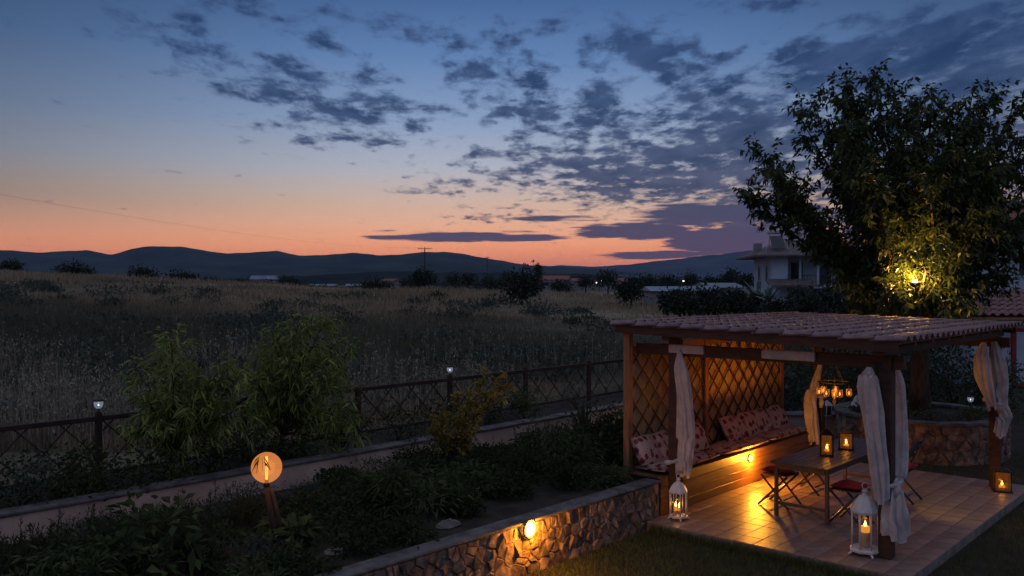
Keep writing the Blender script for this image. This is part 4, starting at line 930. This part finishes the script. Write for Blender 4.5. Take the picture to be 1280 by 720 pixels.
# ---------------------------------------------------------------- buildings
def frame_at(px, d, z, yaw=0.):          # local x = to the right across the view, y = away, turned by yaw
    p = wp(px, d, z); return MT(tuple(p)) @ RZ(math.atan2(RGT[1], RGT[0]) + yaw)
def lbox(M, a, b_, name, m, parent, bev=0.): return MB().box(a, b_, M, bev).build(name, m, parent)
def lpoly(M, vs, fs, name, m, parent): return MB().add([tuple(M @ Vector(v)) for v in vs], fs).build(name, m, parent)
def hip(M, x0, x1, y0, y1, z, h, name, m, parent, rl=.4):
    cx, cy = (x0 + x1) / 2, (y0 + y1) / 2; e = (x1 - x0) * rl / 2
    return lpoly(M, [(x0, y0, z), (x1, y0, z), (x1, y1, z), (x0, y1, z), (x0, y0, z + .16), (x1, y0, z + .16), (x1, y1, z + .16), (x0, y1, z + .16), (cx - e, cy, z + h), (cx + e, cy, z + h)], [(3, 2, 1, 0), (0, 1, 5, 4), (1, 2, 6, 5), (2, 3, 7, 6), (3, 0, 4, 7), (4, 5, 9, 8), (6, 7, 8, 9), (5, 6, 9), (7, 4, 8)], name, m, parent)
def lwin(M, x, z, w_, h, parent, y=0., m=WINDOW, fm=WHITEWALL):
    o = lbox(M, (x - w_ / 2 - .08, y - .06, z - .08), (x + w_ / 2 + .08, y - .004, z + h + .08), 'window', fm, parent); lbox(M, (x - w_ / 2, y - .075, z), (x + w_ / 2, y - .062, z + h), 'pane', m, o); return o
# two-storey white house
HD = 80; M = frame_at(964.5, HD, 0., -.10); hs = thing('white_house', 'white two-storey house with a dark hipped roof and a rooftop water tank', 'house', wp(975, HD + 3, 0))
EZ = CAMZ + (HOR - 321) * HD / F
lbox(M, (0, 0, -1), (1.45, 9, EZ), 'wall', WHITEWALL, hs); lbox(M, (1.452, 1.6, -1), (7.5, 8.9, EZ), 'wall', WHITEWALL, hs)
lbox(M, (1.452, .0, EZ - 2.9), (7.5, 1.598, EZ - 2.65), 'balcony', WHITEWALL, hs)
for x in (2.6, 4.2, 5.8, 7.4): lbox(M, (x - .1, .05, EZ - 2.648), (x + .1, .25, EZ), 'column', WHITEWALL, hs)
b = MB(); [b.tube([M @ Vector((1.5 + k * .25, .1, EZ - 2.648)), M @ Vector((1.5 + k * .25, .1, EZ - 1.75))], .02, 4, cap=False) for k in range(24)]; b.tube([M @ Vector((1.5, .1, EZ - 1.75)), M @ Vector((7.4, .1, EZ - 1.75))], .03, 5); b.build('railing', DARKMETAL, hs)
for x in (2.6, 5.2): lwin(M, x, EZ - 2.5, 1.1, 2.0, hs, 1.6)
lwin(M, 5.0, .6, 1.4, 1.4, hs, 1.6)
ML = M @ RZ(-PI / 2)   # the side wall: local x runs towards the viewer
for x, z, h in ((-2.2, EZ - 2.1, 1.3), (-6.0, EZ - 2.1, 1.3), (-2.2, EZ - 4.9, 1.2)): lwin(ML, x, z, .7, h, hs, 0.)
rf = hip(M, -1.7, 8.4, -1.0, 10, EZ + .002, 1.75, 'roof', GREYROOF, hs, .3)
lpoly(M, [(-.6, -2.2, EZ - 2.75), (3.6, -2.2, EZ - 2.75), (3.6, -.01, EZ - 2.2), (-.6, -.01, EZ - 2.2), (-.6, -2.2, EZ - 2.6), (3.6, -2.2, EZ - 2.6), (3.6, -.01, EZ - 2.05), (-.6, -.01, EZ - 2.05)], BF, 'canopy', GREYROOF, hs)
lbox(M, (-1.2, 2.0, EZ + .3), (-.5, 2.7, EZ + 1.35), 'chimney', FARWALL, rf)
tk = MB(); tk.tube([M @ Vector((-.2, 1.2, EZ + 2.45)), M @ Vector((1.25, 1.2, EZ + 2.45))], .30, 12); tk.build('water_tank', WHITEMETAL, rf)
b = MB(); [b.tube([M @ Vector(p), M @ Vector(q)], .035, 4) for p, q in (((0, 1.2, EZ + 2.2), (-.5, .2, EZ + .4)), ((1.1, 1.2, EZ + 2.2), (1.7, .4, EZ + .6)), ((.0, 1.2, EZ + 2.2), (.3, 2.6, EZ + .8)), ((1.1, 1.2, EZ + 2.2), (1.2, 2.6, EZ + 1.0)))]; b.build('tank_stand', WHITEMETAL, rf)
lpoly(M, [(.0, .95, EZ + 2.0), (1.2, .95, EZ + 2.0), (1.2, -.1, EZ + .75), (.0, -.1, EZ + .75), (.0, 1.0, EZ + 1.94), (1.2, 1.0, EZ + 1.94), (1.2, -.05, EZ + .69), (.0, -.05, EZ + .69)], BF, 'solar_panel', WINDOW, rf)
for x, z in ((2.15, 2.05), (3.0, 2.15)):
    b = MB(); b.lathe((0, 0, 0), [(0, 0), (.18, .03), (.33, .10)], 14); R = M @ MT((x, 2.6, EZ + z)) @ RY(.5) @ RX(1.2); b.v = [tuple(R @ Vector(v)) for v in b.v]; b.tube([M @ Vector((x, 2.65, EZ + z)), M @ Vector((x, 2.7, EZ + .8))], .03, 4); b.build('satellite_dish', FARWALL, rf)
# tiled outbuilding at the right edge
OD = 23.; ob = thing('outbuilding', 'low white outbuilding with a red tiled roof and red window frame', 'building', wp(1290, OD, -.12)); M = frame_at(1203, OD, 0)
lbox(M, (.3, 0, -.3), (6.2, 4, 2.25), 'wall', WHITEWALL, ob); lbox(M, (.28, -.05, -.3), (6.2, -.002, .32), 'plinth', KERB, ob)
lpoly(M, [(0, -.35, 2.20), (6.4, -.35, 2.20), (6.4, 2.1, 2.84), (0, 2.1, 2.84), (0, -.35, 2.26), (6.4, -.35, 2.26), (6.4, 2.1, 2.90), (0, 2.1, 2.90)], BF, 'roof', LIGHTWOOD, ob)
orf = ob.children[-1]; ang = math.atan2(.64, 2.45)
t2 = tile_mesh(.235, .48, TILE2)
for i in range(16):
    for j in range(6):
        o = bpy.data.objects.new('tile', t2); y = -.30 + (j + .5) * .42; o.matrix_world = M @ MT((.1 + .235 * (i + .5), y, 2.31 + (y + .35) * .261)) @ RX(ang - .02) @ RZ(random.uniform(-.015, .015)); mw = o.matrix_world.copy()
        COL.objects.link(o); o.parent = orf; o.matrix_parent_inverse = Matrix.Identity(4); o.matrix_basis = mw if False else (MT((0, 0, 0)) @ mw)
        o.matrix_parent_inverse = BASE['outbuilding'].inverted() @ Matrix.Identity(4) if False else Matrix.Identity(4)
for k in range(8):
    o = MB(); a = M @ Vector((.1 + k * .48, 2.15, 2.93)); c = M @ Vector((.1 + k * .48 + .52, 2.15, 2.93)); o.tube([a, c], .085, 8); o.build('ridge_tile', TILE2, orf)
w1 = lbox(M, (1.30, -.07, .42), (2.6, -.004, 1.98), 'window', REDPAINT, ob); lbox(M, (1.40, -.085, .52), (1.93, -.072, 1.88), 'pane', WHITEWALL, w1); lbox(M, (1.98, -.085, .52), (2.5, -.072, 1.88), 'pane', WHITEWALL, w1)
# taller neighbour behind it
ND = 42.; nb = thing('neighbour_house', 'tall pale neighbouring house half hidden behind the big tree', 'house', wp(1300, ND + 4, 0)); M = frame_at(1222, ND, 0, .05)
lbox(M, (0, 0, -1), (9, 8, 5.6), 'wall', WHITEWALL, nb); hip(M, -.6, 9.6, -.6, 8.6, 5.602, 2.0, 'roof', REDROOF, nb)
for x in (2.6, 5.6): lwin(M, x, 3.6, 1.1, 1.3, nb)
# low shed with a sheet roof and the far buildings of the plain
def shed(label, px, d, w_, h, dp, m, roofm, z0=None, pitch=.5, yaw=0., name='shed', windows=0, group=None):
    z = float(terrain_z(*wp(px, d, 0)[:2])) if z0 is None else z0
    t = thing(name, label, 'building', wp(px, d, z), group); M = frame_at(px, d, z, yaw)
    lbox(M, (-w_ / 2, 0, -1.), (w_ / 2, dp, h), 'wall', m, t); e = .04 * w_
    lpoly(M, [(-w_ / 2 - e, -e, h + .01), (w_ / 2 + e, -e, h + .01), (w_ / 2 + e, dp + e, h + .01), (-w_ / 2 - e, dp + e, h + .01), (-w_ / 2 - e, dp / 2, h + pitch), (w_ / 2 + e, dp / 2, h + pitch)], [(3, 2, 1, 0), (0, 1, 5, 4), (2, 3, 4, 5), (0, 4, 3), (1, 2, 5)], 'roof', roofm, t)
    for k in range(windows):
        x = -w_ / 2 + w_ * (k + .5) / windows; lwin(M, x, h * .35, w_ * .35 / windows, h * .35, t, fm=m)
    lbox(M, (-w_ * .42, -.06, 0), (-w_ * .42 + min(1., w_ * .12), -.003, min(2., h * .7)), 'door', WINDOW, t)
zz = lambda py, d: CAMZ - (py - HOR) * d / F
shed('long low shed with a pale sheet roof beyond the bushes', 858, 62, 4.8, zz(364, 62) - zz(380, 62), 5, FARWALL, SHEETROOF, zz(380, 62), .35, windows=3)
shed('pale open-fronted shed roof beside the white house', 910, 70, 3.0, 1.0, 4, FARWALL, SHEETROOF, zz(375, 70), .4, .2, windows=2)
GFB = 'buildings far out on the plain'
for (px, py, d, w_, h, rm, lab) in [(329, 360, 420, 12, 4.2, SHEETROOF, 'pale flat-roofed farm building far across the field'), (402, 362, 400, 12, 1.8, SHEETROOF, 'low greenhouse-like building with a light roof far across the field'), (445, 363, 380, 9, 2.0, SHEETROOF, 'small low building beside the greenhouse far across the field'), (484, 358, 420, 7, 2.6, REDROOF, 'small far house with a reddish roof near the utility pole'), (692, 361, 300, 10, 3.2, REDROOF, 'wide red-roofed house behind the lone tree and poplar'), (722, 360, 330, 9, 2.6, REDROOF, 'second red-roofed house in the village'), (775, 362, 280, 7, 2.6, REDROOF, 'small dark house under the village trees'), (700, 356, 600, 14, 4, REDROOF, 'far village house higher on the slope'), (655, 358, 520, 11, 3, SHEETROOF, 'far pale village barn')]:
    shed(lab, px, d, w_, h, 7, FARWALL, rm, zz(py, d), h * .45, rs.uniform(-.5, .5), 'farm_building', 2, GFB)
for (px, py, d, lab) in [(743, 353, 262, 'lit white street lamp in the village'), (749, 351, 266, 'second lit white street lamp in the village'), (850, 351, 150, 'lit white lamp near the long low shed')]:
    q = wpy(px, py, d); t = thing('street_lamp', lab, 'street lamp', wp(px, d, q[2] - 5)); b = MB(); b.tube([wp(px, d, q[2] - 5), q, q + np.array([RGT[0], RGT[1], .1]) * .6], .08, 5); b.build('pole', DARKMETAL, t)
    b = MB(); b.lathe(q + np.array([RGT[0], RGT[1], 0]) * .6, [(0, -.28 * d / 262), (.3 * d / 262, -.1), (.3 * d / 262, .05), (0, .12)], 8); b.build('lamp_head', emit('street_light', (1, .93, .75), 2.2), t)
# utility poles and wires
def upole(label, px, ytop, d, arm, z0):
    top = wpy(px, ytop, d); t = thing('utility_pole', label, 'utility pole', (top[0], top[1], z0)); b = MB(); b.tube([(top[0], top[1], z0 - .5), tuple(top)], [.16, .11], 7); b.build('pole', FENCEWOOD, t)
    if arm:
        dr = np.array([RGT[0], RGT[1], 0]); b = MB(); b.tube([top - dr * arm - (0, 0, .35), top + dr * arm - (0, 0, .35)], .07, 5); b.build('crossarm', FENCEWOOD, t)
        for k in (-1, -.5, .5, 1): c = top + dr * arm * k * .95; b = MB(); b.lathe(c - (0, 0, .3), [(.06, 0), (.09, .1), (.05, .2), (.08, .28), (0, .32)], 8); b.build('insulator', WHITEMETAL, t)
    return top
t1 = upole('utility pole with a crossarm standing above the far hedges', 531, 309, 190, 1.5, 0.)
upole('thin bare utility pole to the right of the crossarm pole', 609, 321, 260, .7, 0.)
w0 = upole('utility pole with a crossarm up on the near slope of the field', -60, 232, 60, 1.3, 2.5); seg = [w0 + (t1 - w0) * f - np.array([0, 0, 5.5 * f * (1 - f)]) for f in np.linspace(0, 1, 30)]
tag(MB().tube(seg, .006, 4).build('power_line', DARKMETAL), 'thin power line sagging across the sky to the crossarm pole', 'cable')

# ---------------------------------------------------------------- trees and bushes of the field and plain
def far_tree(label, px, pb, pt_, wpx, d, kind='round', trunk=True, group='trees out in the fields', n=1300):
    z0 = zz(pb, d); h = (pb - pt_) * d / F; r = wpx / 2 * d / F; base = wp(px, d, z0); t = thing('field_tree' if trunk else 'field_bush', label, 'tree' if trunk else 'bush', base, group)
    tr = .22 * h if trunk else 0.; C = []; nc = 34
    for k in range(nc):
        a = rs.uniform(0, 2 * PI)
        if kind == 'poplar': f = rs.random(); C.append((math.cos(a) * r * .5 * (1 - .5 * f), math.sin(a) * r * .5 * (1 - .5 * f), tr + (h - tr) * f * .95))
        else:
            e = math.asin(rs.uniform(-.7, 1)); q = rs.uniform(.35, .85); C.append((math.cos(a) * math.cos(e) * r * q, math.sin(a) * math.cos(e) * r * q, tr + (h - tr) * (.45 + .5 * math.sin(e) * q)))
    C = np.array(C) + base; idx = RNG.integers(0, nc, n); sg = r * (.20 if kind != 'poplar' else .3)
    off = RNG.normal(size=(n, 3)) * sg; P = C[idx] + off; P[:, 2] = np.maximum(P[:, 2], base[2] + .05); leaves('crown', P, off + RNG.normal(size=(n, 3)) * sg, .22 * r ** .5 * (d / 60) ** .35, .13 * r ** .5 * (d / 60) ** .35, L_FAR, t, .1)
    b = MB(); b.tube([base - (0, 0, .3), base + (.05 * r, 0, tr + .25 * h)], [.05 * h ** .8, .025 * h ** .8], 6)
    for k in range(4): b.tube([base + (.03 * r, 0, tr + .05 * h), C[k]], [.025 * h ** .8, .008], 5)
    b.build('trunk', BARK, t)
far_tree('lone broad tree with a short bare trunk in the field', 652, 390, 335, 54, 58)
far_tree('narrow upright poplar behind the lone tree', 673, 372, 328, 11, 120, 'poplar')
far_tree('small tree with a forked leaning trunk in the field', 789, 387, 345, 36, 58)
far_tree('low round bush at the ridge of the field below the far barns', 470, 374, 350, 38, 84, trunk=False)
far_tree('wide dark tree beneath the crossarm utility pole', 529, 364, 338, 34, 150)
far_tree('small dark bush alone in the middle of the field', 548, 384, 366, 24, 60, trunk=False)
far_tree('dark round bush on the skyline of the field', 178, 357, 336, 36, 95, trunk=False)
far_tree('wide low bush on the skyline near the top of the slope', 95, 350, 333, 44, 95, trunk=False)
far_tree('low bush at the very top of the sloping field', 12, 340, 329, 26, 95, trunk=False)
far_tree('low bush beside the pale farm building', 225, 356, 346, 40, 110, trunk=False)
for k, (px, pb, pt_, wd, d) in enumerate([(568, 363, 342, 22, 170), (586, 363, 340, 20, 180), (612, 364, 346, 22, 170), (632, 364, 340, 22, 150), (760, 366, 337, 30, 130), (732, 366, 342, 20, 140), (810, 366, 346, 30, 140), (835, 364, 345, 34, 150), (862, 362, 342, 26, 160), (915, 366, 336, 30, 110), (930, 368, 340, 24, 105), (890, 366, 345, 26, 120), (700, 366, 352, 24, 150), (360, 361, 348, 30, 300), (300, 360, 352, 24, 300), (262, 358, 349, 22, 260), (508, 362, 350, 20, 220)]):
    far_tree('dark far tree ' + ['just right of the wide tree under the crossarm pole', 'second to the right of the wide tree under the crossarm pole', 'standing by the thin bare pole', 'touching the left side of the lone broad tree', 'behind the village street lamps, the tallest there', 'beside the village street lamps, shorter', 'right of the small forked tree', 'at the left end of the long low shed', 'behind the long low shed', 'tallest between the sheds and the white house', 'next to the white house', 'between the two sheds', 'low, beside the poplar', 'between the pale farm building and the greenhouse', 'left of the pale farm building', 'in the gap left of the pale farm building, smallest', 'between the small reddish house and the crossarm pole'][k], px, pb, pt_, wd, d, group='trees along the edge of the plain', n=700)
for k in range(26):
    px = rs.uniform(225, 830); d = rs.uniform(130, 330); pb = 362 + rs.uniform(-1, 3) + (px - 225) * .004; far_tree('small dark bush in the scattered scrub along the far edge of the field', px, pb, pb - rs.uniform(5, 13), rs.uniform(12, 34), d, trunk=False, group='scrub along the far edge of the field', n=260)
for k, (px, pb, pt_, wd, d) in enumerate([(850, 392, 363, 50, 40), (885, 392, 360, 46, 42), (920, 393, 362, 44, 40), (945, 393, 368, 30, 38), (1006, 395, 362, 56, 38), (1040, 396, 362, 60, 32), (1080, 396, 358, 50, 32), (1015, 396, 372, 40, 27), (965, 396, 376, 30, 28)]):
    far_tree('dense green hedge bush ' + ['at the shed end of the hedge', 'second from the shed end of the hedge', 'before the agaves', 'low, just left of the agaves', 'large, hiding the foot of the white house', 'behind the pergola roof, left of the big tree', 'directly left of the big tree crown', 'low, behind the pergola roof', 'low, below the agaves'][k], px, pb, pt_, wd, d, trunk=False, group='bushes of the field hedge', n=1500)
rosette('agave', 'pale agave with broad upright leaves in front of the white house', wp(948, 36, zz(372, 36)), 22, 1.0, .16, L_AGAVE, 1.05, group='agaves')
rosette('agave', 'second pale agave, lower, in front of the white house', wp(961, 35, zz(376, 35)), 18, .8, .14, L_AGAVE, 1.0, group='agaves')

# ---------------------------------------------------------------- grasses
def tint_dry():
    N = NT(DRY.node_tree); b_ = DRY.node_tree.nodes['Principled BSDF']; src = b_.inputs['Base Color'].links[0].from_socket
    g = N.new('ShaderNodeNewGeometry').outputs['Position']; c = N.mix(weeds(N, g), src, (.05, .055, .036)); N.l.new(c, b_.inputs['Base Color'])
    for n_ in DRY.node_tree.nodes:
        if n_.type == 'BSDF_TRANSLUCENT': N.l.new(c, n_.inputs[0])
tint_dry()
def field_grass():
    n = 150000; d = np.exp(RNG.uniform(np.log(12.5), np.log(92), n)); s = RNG.uniform(-.72, .34, n)
    xy = CAM + RGT * (s * d)[:, None] + FWD * d[:, None]; patch = np.sin(xy[:, 0] * .31 + 2) * np.sin(xy[:, 1] * .27) + .7 * np.sin(xy[:, 0] * .11 - xy[:, 1] * .17) + RNG.normal(0, .35, n)
    k = (xy[:, 1] > 8.1) & (patch > -1.0); xy = xy[k]; d = d[k]; patch = patch[k]
    P = np.concatenate([xy, terrain_z(xy[:, 0], xy[:, 1])[:, None] - .02], 1)
    V, T = blade_mesh(P, (.30 + .16 * np.clip(patch, -1, 1.6)) * RNG.uniform(.5, 1.3, len(P)), .007 + .0007 * d, .5); tag(bulk('field_grass', V, T, DRY), 'long dry grass covering the sloping field', 'grass', kind='stuff')
    n = 6200; d = 12.5 + abs(RNG.normal(0, 5.5, n)); s = RNG.uniform(-.7, .12, n); xy = CAM + RGT * (s * d)[:, None] + FWD * d[:, None]
    cl = np.sin(xy[:, 0] * 1.1) + np.sin(xy[:, 1] * .9 + xy[:, 0] * .5) + RNG.normal(0, .5, n); k = (xy[:, 1] > 7.9) & (cl > .45); xy = xy[k]; P = np.concatenate([xy, terrain_z(xy[:, 0], xy[:, 1])[:, None] - .02], 1); hh = RNG.uniform(.35, 1.05, len(P))
    V, T = blade_mesh(P, hh, .013, .22); top = V.reshape(-1, 5, 3)[:, 4]; rep_ = 4
    Q = np.repeat(top, rep_, 0) - np.stack([RNG.normal(0, .02, len(top) * rep_), RNG.normal(0, .02, len(top) * rep_), RNG.uniform(0, .22, len(top) * rep_)], 1)
    D = RNG.normal(size=Q.shape) * .6 + np.array([0, 0, 1.]); V2, T2 = leaf_mesh(Q, D, .085, .026, .1)
    tag(bulk('seed_stalks', np.concatenate([V, V2]), np.concatenate([T, T2 + len(V)]), DRY2), 'pale seeding weeds along the far side of the fence', 'weeds', kind='stuff')
field_grass()
def field_weeds():
    Vs = []; Ts = []; o = 0; rng = RNG
    for k in range(150):
        d = math.exp(rng.uniform(math.log(13.5), math.log(60))); s_ = rng.uniform(-.62, .12); c = CAM + RGT * (s_ * d) + FWD * d
        if c[1] < 8.4: continue
        n = 130; rr = rng.uniform(.25, .8) * (1 + d / 40); P = np.stack([rng.normal(c[0], rr * .5, n), rng.normal(c[1], rr * .5, n), np.zeros(n)], 1); hh = rng.uniform(.25, .6); P[:, 2] = terrain_z(P[:, 0], P[:, 1]) + rng.uniform(0, hh, n) * rng.uniform(.4, 1.1, n)
        V, T = leaf_mesh(P, rng.normal(size=(n, 3)) * .7 + np.array([0, 0, .8]), .15 + .003 * d, .05 + .001 * d, .2); Vs.append(V); Ts.append(T + o); o += len(V)
    tag(bulk('field_weeds', np.concatenate(Vs), np.concatenate(Ts), L_GREY), 'dark scrubby weeds scattered through the dry grass', 'weeds', kind='stuff')
field_weeds()
def lawn_grass():
    n = 90000; parts = []
    for (x0, x1, y0, y1, m_, z) in ((-6.5, -.60, -.6, 2.84, 52000, -.12), (-1.5, 9, -3.2, -.46, 26000, -.12), (5.2, 9, -.4, 6, 12000, -.12)):
        P = np.stack([RNG.uniform(x0, x1, m_), RNG.uniform(y0, y1, m_), np.full(m_, z - .005)], 1); parts.append(P)
    P = np.concatenate(parts); V, T = blade_mesh(P, RNG.uniform(.03, .075, len(P)), .007, .8)
    # longer tufts against the patio edge
    m_ = 2600; Q = np.stack([np.full(m_, PU0 - .06) - abs(RNG.normal(0, .05, m_)), RNG.uniform(-.4, 2.8, m_), np.full(m_, -.125)], 1); V2, T2 = blade_mesh(Q, RNG.uniform(.06, .16, m_), .008, .6)
    tag(bulk('lawn_grass', np.concatenate([V, V2]), np.concatenate([T, T2 + len(V)]), LAWN), 'short green lawn grass around the patio', 'grass', kind='stuff')
lawn_grass()
slab('path', (-3.0, -4.6, -.3), (12, -3.35, -.10), KERB, 'paved path at the edge of the lawn')

# ---------------------------------------------------------------- evening haze
hz = MB().box((CAM[0] - 17500, CAM[1] - 17500, -7.), (CAM[0] + 17500, CAM[1] + 17500, 520)).build('haze', bpy.data.materials.new('haze_air'))
m = hz.data.materials[0]; m.use_nodes = True; m.node_tree.nodes.clear(); N = NT(m.node_tree); v = N.new('ShaderNodeVolumePrincipled'); v.inputs['Density'].default_value = 4.5e-5; v.inputs['Color'].default_value = (.40, .60, 1., 1); v.inputs['Anisotropy'].default_value = 0.
o = N.new('ShaderNodeOutputMaterial'); N.l.new(v.outputs[0], o.inputs['Volume']); tag(hz, 'thin blue evening haze over the plain', kind='stuff')
